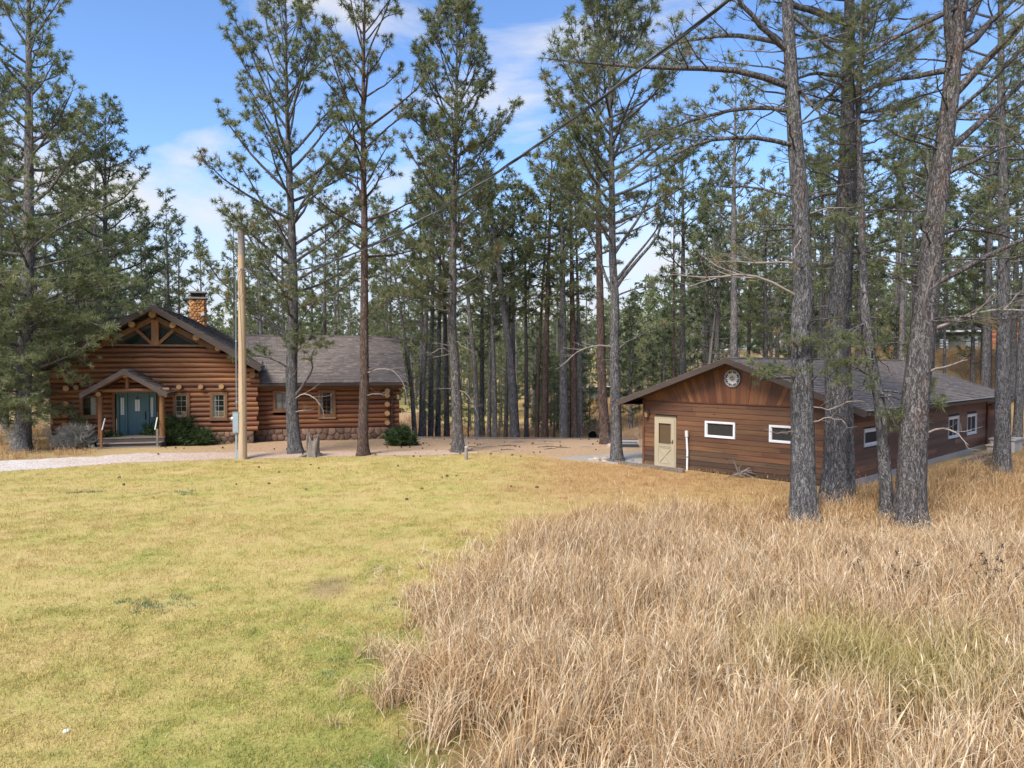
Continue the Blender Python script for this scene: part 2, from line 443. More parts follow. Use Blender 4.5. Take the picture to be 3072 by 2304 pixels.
def zones(x, y):
    md = meadow_d(x, y)
    meadow = sstep(-.5, .6, md)
    near = np.interp(x, DR_X + [1, 4, 6], DR_N + [33.2, 31.4, 30.6])
    d = y - near + .35 * wob(x, y, .8)
    duff = sstep(-1.6, 1.2, d) * sstep(-21, -12, x) * (1 - sstep(9, 16, x)) * (1 - sstep(60, 70, y))
    floor = sstep(.4, 2.0, d) * (1 - sstep(-21, -12, x) * (1 - sstep(9, 16, x)))
    straw = sstep(-2.2, 3.0, x + .8 * wob(x, y, .6)) * sstep(17, 25, y)
    return meadow, duff, floor, straw

def axis(fine0, fine1, step, far0, far1):
    a = list(np.arange(fine0, fine1 + 1e-6, step))
    lo, s = [], step
    v = fine0
    while v > far0: s *= 1.5; v -= s; lo.append(v)
    hi, s, v = [], step, fine1
    while v < far1: s *= 1.5; v += s; hi.append(v)
    return np.array(lo[::-1] + a + hi)

gx, gy = axis(-36, 36, .45, -2500, 2500), axis(-8, 80, .45, -300, 4000)
X, Y = np.meshgrid(gx, gy)
Z = gz(X, Y)
nx, ny = len(gx), len(gy)
mb = MB()
idx = np.arange(nx * ny).reshape(ny, nx)
mb.add(np.stack([X.ravel(), Y.ravel(), Z.ravel()], 1), np.stack([idx[:-1, :-1], idx[:-1, 1:], idx[1:, 1:], idx[1:, :-1]], -1).reshape(-1, 4))
gm = mb.mesh('ground', True)
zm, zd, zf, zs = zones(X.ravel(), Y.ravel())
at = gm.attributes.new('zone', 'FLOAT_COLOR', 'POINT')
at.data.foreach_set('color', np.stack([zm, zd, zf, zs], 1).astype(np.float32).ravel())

def lawn_colour(nt, pos, zone_straw):
    """Mottled autumn lawn: gold with green patches, greener in the damp strip beside the meadow."""
    n1 = noise(nt, pos, .55, 4, .6); n2 = noise(nt, pos, 2.6, 4, .65); n3 = noise(nt, pos, .17, 2, .5)
    sp = N(nt, 'SeparateXYZ'); nt.links.new(pos, sp.inputs[0])
    gy_ = N(nt, 'MapRange', ins={'From Min': 7.0, 'From Max': 17.0, 'To Min': .20, 'To Max': -.03}); nt.links.new(sp.outputs['Y'], gy_.inputs[0])
    gx_ = N(nt, 'MapRange', ins={'From Min': -5.2, 'From Max': -1.5, 'To Min': 0.0, 'To Max': 1.0}); nt.links.new(sp.outputs['X'], gx_.inputs[0])
    g = mth(nt, 'MULTIPLY', gx_.outputs[0], mth(nt, 'MAXIMUM', gy_.outputs[0], 0.0))
    f = mth(nt, 'ADD', mth(nt, 'MULTIPLY', n1, .55), mth(nt, 'MULTIPLY', n2, .45))
    f = mth(nt, 'ADD', mth(nt, 'ADD', f, g), mth(nt, 'MULTIPLY', gy_.outputs[0], .13))
    k = ramp(nt, [(.28, (.55, .405, .190)), (.42, (.515, .395, .162)), (.53, (.46, .38, .135)), (.64, (.345, .325, .092)), (.78, (.205, .24, .060))], f)
    br = ramp(nt, [(.66, (0, 0, 0)), (.76, (1, 1, 1))], n3)
    c = mixc(nt, mth(nt, 'MULTIPLY', br.outputs[0], .35), k.outputs[0], (.33, .235, .125))
    # the worn brown ring in the middle of the lawn
    vv = N(nt, 'VectorMath', operation='SUBTRACT'); nt.links.new(pos, vv.inputs[0]); vv.inputs[1].default_value = (-3.4, 13.4, 0)
    vs = N(nt, 'VectorMath', operation='MULTIPLY'); nt.links.new(vv.outputs[0], vs.inputs[0]); vs.inputs[1].default_value = (1.0, .7, 0)
    ln = N(nt, 'VectorMath', operation='LENGTH'); nt.links.new(vs.outputs[0], ln.inputs[0])
    rg = ramp(nt, [(.35, (1, 1, 1)), (.75, (0, 0, 0))], mth(nt, 'ADD', ln.outputs['Value'], mth(nt, 'MULTIPLY', n2, .35)))
    c = mixc(nt, mth(nt, 'MULTIPLY', rg.outputs[0], .7), c, (.30, .215, .12))
    return mixc(nt, zone_straw, c, (.46, .30, .135)), n2

m, nt, b, o = nodes('ground_cover')
geo = N(nt, 'NewGeometry'); pos = geo.outputs['Position']
za = N(nt, 'Attribute', attribute_name='zone')
zsp = N(nt, 'SeparateColor'); nt.links.new(za.outputs['Color'], zsp.inputs[0])
lawn, ln2 = lawn_colour(nt, pos, za.outputs['Alpha'])
fine = noise(nt, pos, 34, 5, .75)
mid = noise(nt, pos, 7, 5, .7)
lawn = mixc(nt, .38, lawn, ramp(nt, [(.3, (.25, .25, .25)), (.7, (.75, .75, .75))], fine).outputs[0], 'OVERLAY')
duff = ramp(nt, [(.32, (.19, .115, .068)), (.48, (.39, .262, .160)), (.66, (.54, .40, .265))], mth(nt, 'ADD', mth(nt, 'MULTIPLY', mid, .55), mth(nt, 'MULTIPLY', fine, .45))).outputs[0]
flo = ramp(nt, [(.3, (.18, .125, .06)), (.5, (.35, .25, .12)), (.7, (.44, .33, .18))], mth(nt, 'ADD', mth(nt, 'MULTIPLY', mid, .6), mth(nt, 'MULTIPLY', fine, .4))).outputs[0]
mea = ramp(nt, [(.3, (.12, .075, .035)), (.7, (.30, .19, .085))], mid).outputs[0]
c = mixc(nt, zsp.outputs[2], lawn, flo)
c = mixc(nt, zsp.outputs[1], c, duff)
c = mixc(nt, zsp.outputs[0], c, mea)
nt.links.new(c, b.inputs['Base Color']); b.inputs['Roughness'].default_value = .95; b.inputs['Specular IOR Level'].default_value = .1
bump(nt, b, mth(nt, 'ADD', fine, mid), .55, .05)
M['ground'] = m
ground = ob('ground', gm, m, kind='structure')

# gravel drive: its own slightly crowned sheet with frayed edges
rg = random.Random(4)
xs = np.arange(-45, -1.4, .35)
nn = np.interp(xs, DR_X, DR_N) + .16 * wob(xs, xs * 0 + 3, 1.7) + np.array([rg.uniform(-.08, .08) for _ in xs])
ff = np.interp(xs, DR_X, DR_F) + .2 * wob(xs, xs * 0 + 9, 1.4) + np.array([rg.uniform(-.1, .1) for _ in xs])
mb = MB(); K = 7
tt = np.linspace(0, 1, K)
PX = np.repeat(xs[:, None], K, 1); PY = nn[:, None] + (ff - nn)[:, None] * tt
PZ = gz(PX, PY) + .005 + .04 * np.sin(tt * PI)[None]
ii = np.arange(len(xs) * K).reshape(len(xs), K)
mb.add(np.stack([PX.ravel(), PY.ravel(), PZ.ravel()], 1), np.stack([ii[:-1, :-1], ii[1:, :-1], ii[1:, 1:], ii[:-1, 1:]], -1).reshape(-1, 4))
m, nt, b, o = nodes('drive_gravel')
geo = N(nt, 'NewGeometry'); pos = geo.outputs['Position']
vo = N(nt, 'TexVoronoi', ins={'Scale': 22.0}); nt.links.new(pos, vo.inputs['Vector'])
sepv = N(nt, 'SeparateColor'); nt.links.new(vo.outputs['Color'], sepv.inputs[0])
g1 = ramp(nt, [(.1, (.40, .36, .33)), (.5, (.62, .58, .545)), (.9, (.74, .71, .68))], sepv.outputs[0]).outputs[0]
g2 = ramp(nt, [(.1, (.33, .21, .15)), (.5, (.50, .355, .265)), (.9, (.60, .47, .38))], sepv.outputs[0]).outputs[0]
sp = N(nt, 'SeparateXYZ'); nt.links.new(pos, sp.inputs[0])
mr = N(nt, 'MapRange', ins={'From Min': -19.0, 'From Max': -8.0}); nt.links.new(mth(nt, 'ADD', sp.outputs[0], mth(nt, 'MULTIPLY', noise(nt, pos, .8, 3), 6.0)), mr.inputs[0])
dm = mth(nt, 'MAXIMUM', ramp(nt, [(.50, (0, 0, 0)), (.62, (1, 1, 1))], noise(nt, pos, 1.1, 5, .7)).outputs[0], mth(nt, 'MULTIPLY', mr.outputs[0], .75))
c = mixc(nt, mr.outputs[0], g1, g2)
c = mixc(nt, mth(nt, 'MULTIPLY', dm, .6), c, (.42, .285, .185))
nt.links.new(c, b.inputs['Base Color']); b.inputs['Roughness'].default_value = .95
bump(nt, b, vo.outputs['Distance'], .8, .03)
ob('gravel_drive', mb, m, smooth=True, kind='structure')

# distant wooded hills
def hill(name, x0, x1, y, depth, h, seed):
    r = np.random.RandomState(seed); mb = MB(); nx, ny = 90, 14
    xs = np.linspace(x0, x1, nx); ys = np.linspace(y, y + depth, ny)
    XX, YY = np.meshgrid(xs, ys); u = (XX - x0) / (x1 - x0); v = (YY - y) / depth
    prof = np.sin(PI * u) ** .6 * (.72 + .28 * np.sin(u * 9 + seed) * np.sin(u * 5.3 + 2 * seed))
    ZZ = -3 + h * prof * np.sin(PI * np.clip(v, 0, 1)) ** .8 + r.uniform(-1, 1, XX.shape) * 2.2 * (v > .02)
    ii = np.arange(nx * ny).reshape(ny, nx)
    mb.add(np.stack([XX.ravel(), YY.ravel(), ZZ.ravel()], 1), np.stack([ii[:-1, :-1], ii[:-1, 1:], ii[1:, 1:], ii[1:, :-1]], -1).reshape(-1, 4))
    return ob(name, mb, M['hill'], smooth=True, kind='structure')
M['hill'] = plain('haze_tinted_conifer_hill', (.062, .085, .088), .95, var=.35, scale=.06, bmp=.9)  # forest green shifted to blue: the air's distance haze is put into the colour
hill('hills', -900, 420, 900, 700, 62, 1)
hill('hills', -100, 1400, 1300, 900, 70, 5)
hill('hills', -2400, -300, 1400, 900, 80, 9)
# ------------------------------------------------------------------ shared building helpers
def shingle_field(parent, mat, O, U, S, Nn, width, rise, seed, expo=.145, tab=.31, name='shingle_field'):
    """Courses of overlapping tabs with depth, from the eave corner O along U (eave) and S (up the slope)."""
    r = np.random.RandomState(seed)
    O, U, S, Nn = (np.asarray(v, float) for v in (O, U, S, Nn))
    mb = MB()
    nr, ncol = int(rise / expo), int(width / tab) + 2
    for i in range(nr):
        off = r.uniform(0, tab)
        x0 = np.clip(np.arange(ncol) * tab - off, 0, width); x1 = np.clip(np.arange(ncol) * tab - off + tab - .012, 0, width)
        ok = x1 - x0 > .02; x0, x1 = x0[ok], x1[ok]; n = len(x0)
        s0 = i * expo - r.uniform(0, .014, n); s1 = min(i * expo + expo * 1.12, rise)
        h0 = .030 + r.uniform(-.005, .012, n); h1 = .008
        def P(x, s, h): return O + np.asarray(x)[:, None] * U + np.broadcast_to(np.asarray(s), (n,))[:, None] * S + np.broadcast_to(np.asarray(h), (n,))[:, None] * Nn
        V = np.stack([P(x0, s0, h0), P(x1, s0, h0), P(x1, s1, h1), P(x0, s1, h1), P(x0, s0, 0.), P(x1, s0, 0.)], 1)
        b = np.arange(n)[:, None] * 6
        Q = np.concatenate([b + np.array([[0, 1, 2, 3]]), b + np.array([[4, 5, 1, 0]])])
        T = np.concatenate([b + np.array([[4, 0, 3]]), b + np.array([[5, 2, 1]])])
        mb.add(V.reshape(-1, 3), Q, T, tint=np.repeat(r.uniform(.15, .85, n), 6))
    return ob(name, mb, mat, parent, kind='stuff')

def cell_stones(w, h, size, seed):
    """Outlines of irregular fitted stones filling a w x h strip (each cell of a jittered lattice, cut by its neighbours)."""
    r = random.Random(seed); nxx, nyy = max(1, round(w / size)), max(1, round(h / (size * .8)))
    pts = [((i + .5 + (.25 if j % 2 else -.25) + r.uniform(-.3, .3)) * w / nxx, (j + .5 + r.uniform(-.26, .26)) * h / nyy) for j in range(nyy) for i in range(nxx)]
    cells = []
    for k, (px, py) in enumerate(pts):
        poly = [(0, 0), (w, 0), (w, h), (0, h)]
        for l, (qx, qy) in enumerate(pts):
            if l == k or abs(qx - px) > 3 * size or abs(qy - py) > 3 * size: continue
            mx, my, dx, dy = (px + qx) / 2, (py + qy) / 2, qx - px, qy - py
            new = []
            for a in range(len(poly)):
                p, q = poly[a], poly[(a + 1) % len(poly)]
                dp = (p[0] - mx) * dx + (p[1] - my) * dy; dq = (q[0] - mx) * dx + (q[1] - my) * dy
                if dp <= 0: new.append(p)
                if dp * dq < 0:
                    t = dp / (dp - dq); new.append((p[0] + t * (q[0] - p[0]), p[1] + t * (q[1] - p[1])))
            poly = new
            if len(poly) < 3: break
        if len(poly) >= 3: cells.append(poly)
    return cells

def stone_face(parent, mat, f, w, h, size, seed, depth=.05, joint=.012, name='stone'):
    r = random.Random(seed + 99)
    for poly in cell_stones(w, h, size, seed):
        cx = sum(p[0] for p in poly) / len(poly); cy = sum(p[1] for p in poly) / len(poly)
        def ring(k, d):
            out = []
            for x, y in poly:
                l = math.hypot(x - cx, y - cy) + 1e-6; s = max(.2, (l * k - joint) / l)
                out.append(f(cx + (x - cx) * s, cy + (y - cy) * s, d))
            return out
        d = depth * r.uniform(.7, 1.25); n = len(poly)
        V = ring(1, -.03) + ring(.99, d * .65) + ring(.86, d) + [f(cx, cy, d * r.uniform(1.0, 1.12))]
        Q = [(a, (a + 1) % n, n + (a + 1) % n, n + a) for a in range(n)] + [(n + a, n + (a + 1) % n, 2 * n + (a + 1) % n, 2 * n + a) for a in range(n)]
        T = [(2 * n + a, 2 * n + (a + 1) % n, 3 * n) for a in range(n)]
        ob(name, MB().add(V, Q, T, tint=r.random()), mat, parent, True)

def cut(a, b, holes):
    """What is left of the interval [a, b] once the holes are taken out."""
    out = [(a, b)]
    for h0, h1 in holes:
        nxt = []
        for x, y in out:
            if h1 <= x or h0 >= y: nxt.append((x, y)); continue
            if h0 > x: nxt.append((x, h0))
            if h1 < y: nxt.append((h1, y))
        out = nxt
    return [(x, y) for x, y in out if y - x > .06]

def window(parent, f, x0, x1, z0, z1, mat, fw=.12, proud=.06, cols=2, rows=3, mun=M['white'], pane=M['pane'], depth=.14, sill=True, curtain=None, bar=.022, label=None):
    """f(x, z, d) maps the wall plane (d = out of the wall) to the parent's space."""
    def bx(mb, a, b, c, e, d0, d1):
        mb.hexa([f(a, c, d1), f(b, c, d1), f(b, c, d0), f(a, c, d0)], [f(a, e, d1), f(b, e, d1), f(b, e, d0), f(a, e, d0)]); return mb
    fr = MB()
    bx(fr, x0 - fw, x0, z0 - fw * .9, z1 + fw, -depth, proud); bx(fr, x1, x1 + fw, z0 - fw * .9, z1 + fw, -depth, proud)
    bx(fr, x0, x1, z1, z1 + fw, -depth, proud - .002); bx(fr, x0, x1, z0 - fw * .9, z0, -depth, proud - .002)
    w = ob('window', fr, mat, parent)
    if label: w['label'] = label
    ob('pane', bx(MB(), x0, x1, z0, z1, -.035, -.022), pane, w)
    s = MB(); t = bar * 1.5
    bx(s, x0, x0 + t, z0, z1, -.02, .012); bx(s, x1 - t, x1, z0, z1, -.02, .012); bx(s, x0 + t, x1 - t, z1 - t, z1, -.02, .01); bx(s, x0 + t, x1 - t, z0, z0 + t, -.02, .01)
    ob('sash', s, mun, w)
    for k in range(1, cols):
        x = x0 + (x1 - x0) * k / cols; ob('muntin', bx(MB(), x - bar / 2, x + bar / 2, z0 + t, z1 - t, -.02, -.004), mun, w)
    for k in range(1, rows):
        z = z0 + (z1 - z0) * k / rows; ob('muntin', bx(MB(), x0 + t, x1 - t, z - bar / 2, z + bar / 2, -.02, -.006), mun, w)
    if sill: ob('sill', bx(MB(), x0 - fw * 1.25, x1 + fw * 1.25, z0 - fw * .9 - .055, z0 - fw * .9 - .002, -.02, proud + .05), mat, w)
    if curtain:
        for a, bb in curtain:
            c = MB(); n = 24; xs = np.linspace(x0 + (x1 - x0) * a, x0 + (x1 - x0) * bb, n); ds = -.060 - .015 * np.sin(np.arange(n) * 1.5)
            V = [f(x, z0 + .03, d) for x, d in zip(xs, ds)] + [f(x, z1 - .02, d) for x, d in zip(xs, ds)]
            c.add(V, [(i, i + 1, n + i + 1, n + i) for i in range(n - 1)])
            ob('curtain', c, M['curtain'], w, True)
    return w

# ------------------------------------------------------------------ log cabin
cabin = thing('log_cabin', 'stained log house with teal front door, stone footing and shingled gable roof', 'house', (CO[0], CO[1], 0), CA)
rl = random.Random(11)
LOGR, PITCH = .138, .256
AP_U, AP_Z, SL = -3.34, 7.14, .598                 # ridge and slope of the main roof (top surface)
def roof_z(u): return AP_Z - SL * abs(u - AP_U)

def log(parent, p0, p1, r, mat, ends=True, name='log'):
    p0, p1 = np.array(p0, float), np.array(p1, float); n = max(2, int(np.linalg.norm(p1 - p0) / .7) + 1)
    t = np.linspace(0, 1, n)[:, None]; P = p0 + (p1 - p0) * t
    P[1:-1] += np.array([[0, rl.uniform(-.007, .007), rl.uniform(-.010, .010)] for _ in range(n - 2)]).reshape(-1, 3) if n > 2 else 0
    rad = np.array([r * rl.uniform(.955, 1.045) for _ in range(n)])
    mb = MB().tube(P, rad, 12, True, tint=rl.random(), m=0, mcap=1)
    return ob(name, mb, [mat, M['log_end']], parent, True)

front_holes = []           # (u0, u1, z0, z1) openings with their trim
FW = .14
W1, W2, W3 = (-6.68, -6.06, 1.62, 2.56), (-2.42, -1.90, 1.45, 2.58), (-.66, -.09, 1.43, 2.59)
for w in (W1, W2, W3): front_holes.append((w[0] - FW, w[1] + FW, w[2] - FW, w[3] + FW))
front_holes.append((-5.36, -3.22, .4, 2.78))
z, k = .795, 0
while z < 5.12:
    zc = z
    half = min(5.0, (AP_Z - .30 - (zc + LOGR)) / SL)
    u0, u1 = AP_U - half, AP_U + half
    low = zc < 3.75
    if low:
        u0 = -8.06 + rl.uniform(-.10, .09) - (.10 if k % 2 else 0); u1 = 1.50 + rl.uniform(-.06, .10) + (.07 if k % 2 else 0)
    holes = [(a, b) for a, b, c, d in front_holes if zc + LOGR * .55 > c and zc - LOGR * .55 < d]
    for a, b in cut(u0, u1, holes):
        log(cabin, (a, .135, zc), (b, .135, zc), LOGR, M['log'])
    z += PITCH; k += 1
# cross logs of the two side walls; their ends show at the corners
z, k = .795 - PITCH / 2, 0
while z < 3.7:
    if k > 0:
        show = k in (2, 4, 6, 9, 11)
        log(cabin, (-7.42 + .012 * k, (-.30 - rl.uniform(0, .06)) if show else .12, z + .02), (-7.42, 19.0, z + .02), LOGR * 1.05 if show else LOGR * .97, M['log_side'])
        if k < 12: log(cabin, (1.22, .12, z), (1.22, 1.0, z), LOGR * .97, M['log_side'])
    z += PITCH; k += 1
# closed sides and back, plain log courses out of the photograph's view
z = .795
while z < 3.9:
    log(cabin, (-7.6, 19.0, z), (1.4, 19.0, z), LOGR, M['log']); log(cabin, (1.22, 5.6, z), (1.22, 19.1, z), LOGR, M['log_side'])
    z += PITCH
bk = MB(); bk.poly_prism([(-8.2, 3.9), (1.5, 3.9), (AP_U, AP_Z - .45)], lambda x, y, d: (x, d, y), 19.12, 19.0)
ob('rear_gable_panel', bk, M['fascia'], cabin)
# plate logs that carry the eaves
log(cabin, (1.30, -.05, 3.62), (1.30, 19.1, 3.62), .17, M['log_side']); log(cabin, (-7.9, -.05, 3.62), (-7.9, 19.1, 3.62), .17, M['log_side'])
log(cabin, (1.2, .02, 3.30), (1.66, .02, 3.30), .15, M['log'], name='log_stub')
# gable truss with its glazing
gp = MB(); gp.poly_prism([(AP_U - 3.2, 5.0), (AP_U + 3.2, 5.0), (AP_U, 6.88)], lambda x, y, d: (x, d, y), .30, .20)
ob('gable_panel', gp, M['fascia'], cabin)
def beam(parent, name, a, b, w, d0, d1, mat):
    a, b = np.array(a), np.array(b); t = (b - a) / np.linalg.norm(b - a); n = np.array([-t[1], t[0]]) * w / 2
    pts = [a - n, b - n, b + n, a + n]
    mb = MB().poly_prism([tuple(p) for p in pts], lambda x, y, d: (x, d, y), d1, d0, tint=rl.random())
    return ob(name, mb, mat, parent)
for sgn in (-1, 1):
    beam(cabin, 'truss_rafter', (AP_U + sgn * 2.75, 4.98), (AP_U + sgn * .06, 6.50), .25, -.06, .2, M['trim'])
    beam(cabin, 'truss_brace', (AP_U + sgn * .16, 5.22), (AP_U + sgn * .86, 5.92), .15, -.09, .19, M['trim'])
    tri = MB().poly_prism([(AP_U + sgn * .20, 5.19), (AP_U + sgn * 1.75, 5.19), (AP_U + sgn * .20, 6.08)][::sgn], lambda x, y, d: (x, d, y), .19, .17)
    ob('gable_pane', tri, M['dark_pane'], cabin)
beam(cabin, 'king_post', (AP_U, 5.12), (AP_U, 6.42), .34, -.11, .19, M['post'])
beam(cabin, 'truss_sill', (AP_U - 2.6, 5.13), (AP_U + 2.6, 5.13), .10, -.07, .2, M['trim'])
# purlin ends under the rake and the floor-joist ends above the windows
for u, zz in ((-2.41, 6.14), (-1.33, 5.54), (-.31, 5.0), (-4.28, 6.14), (-5.42, 5.50), (-6.45, 4.95)):
    log(cabin, (u, -.62 - rl.uniform(0, .08), zz), (u, 2.5, zz), .155, M['log_side'], name='purlin')
log(cabin, (AP_U, -.72, 6.66), (AP_U, 2.5, 6.66), .17, M['log_side'], name='purlin')
for u in (-2.23, -1.20, -.21, -6.9): log(cabin, (u, -.24, 3.02), (u, 1.0, 3.02), .125, M['log_side'], name='joist')

def gable_roof(parent, u0, uc, u1, zr, sl, v0, v1, th, mat, fmat, seed, rake=.26, sides=(0, 1), expo=.145):
    """Two slopes from the ridge at uc; deck, rake boards, eave boards, ridge cap and shingles are parts of parent."""
    for s, ue in ((-1, u0), (1, u1)):
        ze = zr - sl * abs(ue - uc); L = math.hypot(ue - uc, zr - ze)
        S = np.array([(uc - ue) / L, 0, (zr - ze) / L]); Nn = np.array([s * (zr - ze) / L, 0, abs(ue - uc) / L])
        top = [(ue, v0, ze), (ue, v1, ze), (uc, v1, zr), (uc, v0, zr)]
        mb = MB(); T = [np.array(p) - Nn * .035 for p in top]; B = [p - Nn * th for p in T]
        if s < 0: T, B = T[::-1], B[::-1]
        mb.hexa(B, T)
        ob('roof_deck', mb, fmat, parent)
        for vv, dv in ((v0, -.045), (v1, .045)):
            pts = [(ue, ze - rake - .02), (uc, zr - rake * 1.0), (uc, zr + .012), (ue, ze + .012)]
            if s > 0: pts = pts[::-1]
            ob('rake_board', MB().poly_prism(pts, lambda x, y, d: (x, d, y), vv if dv < 0 else vv + dv, vv + dv if dv < 0 else vv, tint=rl.random()), fmat, parent)
        e = MB().box(min(ue, ue + s * .04), v0 - .04, ze - rake * .86, max(ue, ue + s * .04), v1 + .04, ze - .01)
        ob('eave_board', e, fmat, parent)
        U = np.array([0, 1.0, 0])
        if s in sides: shingle_field(parent, mat, (ue + s * .05, v0 - .03, ze - .02), U, S, Nn, v1 - v0 + .06, L + .02, seed + s, expo)
    cap = MB(); n = int((v1 - v0) / .3); rr = random.Random(seed)
    for i in range(n):
        a, b = v0 + i * (v1 - v0) / n - .03, v0 + (i + 1) * (v1 - v0) / n
        hh = .055 + rr.uniform(-.006, .006)
        cap.add([(uc - .15, a, zr - .15 * sl + hh), (uc, a, zr + hh), (uc + .15, a, zr - .15 * sl + hh), (uc - .15, b, zr - .15 * sl + .03), (uc, b, zr + .03), (uc + .15, b, zr - .15 * sl + .03),
                 (uc - .15, a, zr - .15 * sl), (uc, a, zr), (uc + .15, a, zr - .15 * sl)], [(0, 1, 4, 3), (1, 2, 5, 4), (6, 7, 1, 0), (7, 8, 2, 1)], tint=rr.random())
    ob('ridge_cap', cap, mat, parent, kind='stuff')
gable_roof(cabin, -8.42, AP_U, 1.74, AP_Z, SL, -.9, 19.4, .16, M['shingle'], M['fascia'], 21, rake=.30, sides=(-1, 1))

# stone chimney
CU, CV, CW, CD = -3.12, 12.4, .44, .42
ch = ob('chimney', MB().box(CU - CW, CV - CD, 5.0, CU + CW, CV + CD, 8.56), M['mortar'], cabin)
stone_face(ch, M['chimney_stone'], lambda x, y, d: (CU - CW + x, CV - CD - d, 6.3 + y), 2 * CW, 2.24, .22, 31, .05, .010)
stone_face(ch, M['chimney_stone'], lambda x, y, d: (CU + CW + d, CV - CD + x, 6.3 + y), 2 * CD, 2.24, .22, 32, .05, .010)
stone_face(ch, M['chimney_stone'], lambda x, y, d: (CU - CW - d, CV + CD - x, 6.3 + y), 2 * CD, 2.24, .26, 33, .05, .010)
ob('chimney_cap', MB().box(CU - CW - .13, CV - CD - .13, 8.562, CU + CW + .13, CV + CD + .13, 8.67), M['concrete'], ch)
fl = MB()
for a in (-.42, .28):
    for b_ in (-.36, .24): fl.box(CU + a, CV + b_, 8.672, CU + a + .14, CV + b_ + .12, 8.95)
fl.box(CU - .27, CV - .23, 8.672, CU + .27, CV + .23, 8.90)
ob('flue', fl, M['fascia'], ch)
ob('chimney_lid', MB().box(CU - CW - .1, CV - CD - .1, 8.952, CU + CW + .1, CV + CD + .1, 9.05), M['concrete'], ch)
ob('flue_cover', MB().tube([(CU + .34, CV - CD - .11, 7.55), (CU + .34, CV - CD - .08, 7.55)], [.12, .12], 14), M['white'], ch)

# stone footing under the front wall
ob('footing', MB().box(-7.3, .06, -.35, 1.32, .4, .655), M['mortar'], cabin)
stone_face(cabin, M['stone'], lambda x, y, d: (-2.72 + x, .055 - d, -.12 + y), 4.05, .77, .34, 41)
stone_face(cabin, M['stone'], lambda x, y, d: (-7.2 + x, .055 - d, -.12 + y), 1.75, .77, .32, 42)

# windows of the main front
fm = lambda x, zz, d: (x, .0 - d, zz)
window(cabin, fm, *W1[:2], *W1[2:], M['trim'], FW, .05, 1, 1, M['trim'], curtain=[(.55, 1.0)])
window(cabin, fm, *W2[:2], *W2[2:], M['trim'], FW, .05, 2, 4, M['grid_bar'], bar=.016, label='window with white glazing bars beside the porch')
window(cabin, fm, *W3[:2], *W3[2:], M['trim'], FW, .05, 2, 4, M['grid_bar'], bar=.016, curtain=[(.0, .3)])

# entrance: teal door between two sidelights
FV = .02
mb = MB()
for a, b_ in ((-5.16, -5.06), (-4.76, -4.67), (-3.77, -3.68), (-3.42, -3.33)): mb.box(a, FV - .03, .64, b_, FV + .16, 2.66)
mb.box(-5.22, FV - .035, 2.66, -3.27, FV + .16, 2.78); mb.box(-5.16, FV - .05, .56, -3.33, FV + .2, .638)
ob('door_frame', mb, M['teal'], cabin)
dr = ob('front_door', MB().box(-4.668, FV + .05, .645, -3.772, FV + .10, 2.655), M['teal'], cabin)
for x0, x1 in ((-4.58, -4.29), (-4.15, -3.86)):
    ob('door_panel', MB().box(x0, FV + .038, .80, x1, FV + .048, 1.52), M['teal'], dr)
ob('door_light', MB().box(-4.33, FV + .035, 1.80, -4.11, FV + .048, 2.38), M['curtain'], dr)
ob('light_trim', MB().box(-4.36, FV + .04, 1.76, -4.33, FV + .03, 2.42).box(-4.11, FV + .03, 1.76, -4.08, FV + .04, 2.42).box(-4.33, FV + .03, 2.38, -4.11, FV + .04, 2.42).box(-4.33, FV + .03, 1.76, -4.11, FV + .04, 1.80).box(-4.225, FV + .028, 1.80, -4.215, FV + .036, 2.38), M['teal'], dr)
hd = MB().box(-3.88, FV + .025, 1.35, -3.82, FV + .045, 1.78).tube([(-3.85, FV + .03, 1.70), (-3.85, FV - .04, 1.66), (-3.85, FV - .04, 1.48), (-3.85, FV + .03, 1.42)], .014, 6).tube([(-3.85, FV + .03, 1.74), (-3.85, FV - .01, 1.74)], .03, 8)
ob('handle', hd, M['black'], dr)
ob('knocker', MB().box(-4.24, FV + .02, 2.46, -4.20, FV + .045, 2.55).tube([(-4.22 + .045 * math.cos(t), FV + .02, 2.46 + .05 * math.sin(t)) for t in np.linspace(0, 2 * PI, 12)], .008, 5), M['black'], dr)
for a, b_ in ((-5.058, -4.762), (-3.678, -3.422)):
    sl_ = ob('sidelight', MB().box(a, FV + .05, .645, b_, FV + .09, 2.655), M['teal'], cabin)
    ob('door_light', MB().box(a + .07, FV + .036, 1.62, b_ - .07, FV + .049, 2.48), M['curtain'], sl_)
    ob('muntin', MB().box((a + b_) / 2 - .006, FV + .03, 1.62, (a + b_) / 2 + .006, FV + .035, 2.48), M['teal'], sl_)
    ob('door_panel', MB().box(a + .06, FV + .036, .80, b_ - .06, FV + .049, 1.40), M['teal'], sl_)
ob('notice', MB().box(-3.60, FV + .024, 1.50, -3.50, FV + .034, 1.60), M['off_white'], cabin)
tr = MB()
for a, b_ in ((-5.36, -5.225), (-3.265, -3.22)): tr.box(a, -.06, .56, b_, .16, 2.86)
tr.box(-5.36, -.062, 2.785, -3.22, .16, 2.90)
ob('door_casing', tr, M['trim'], cabin)

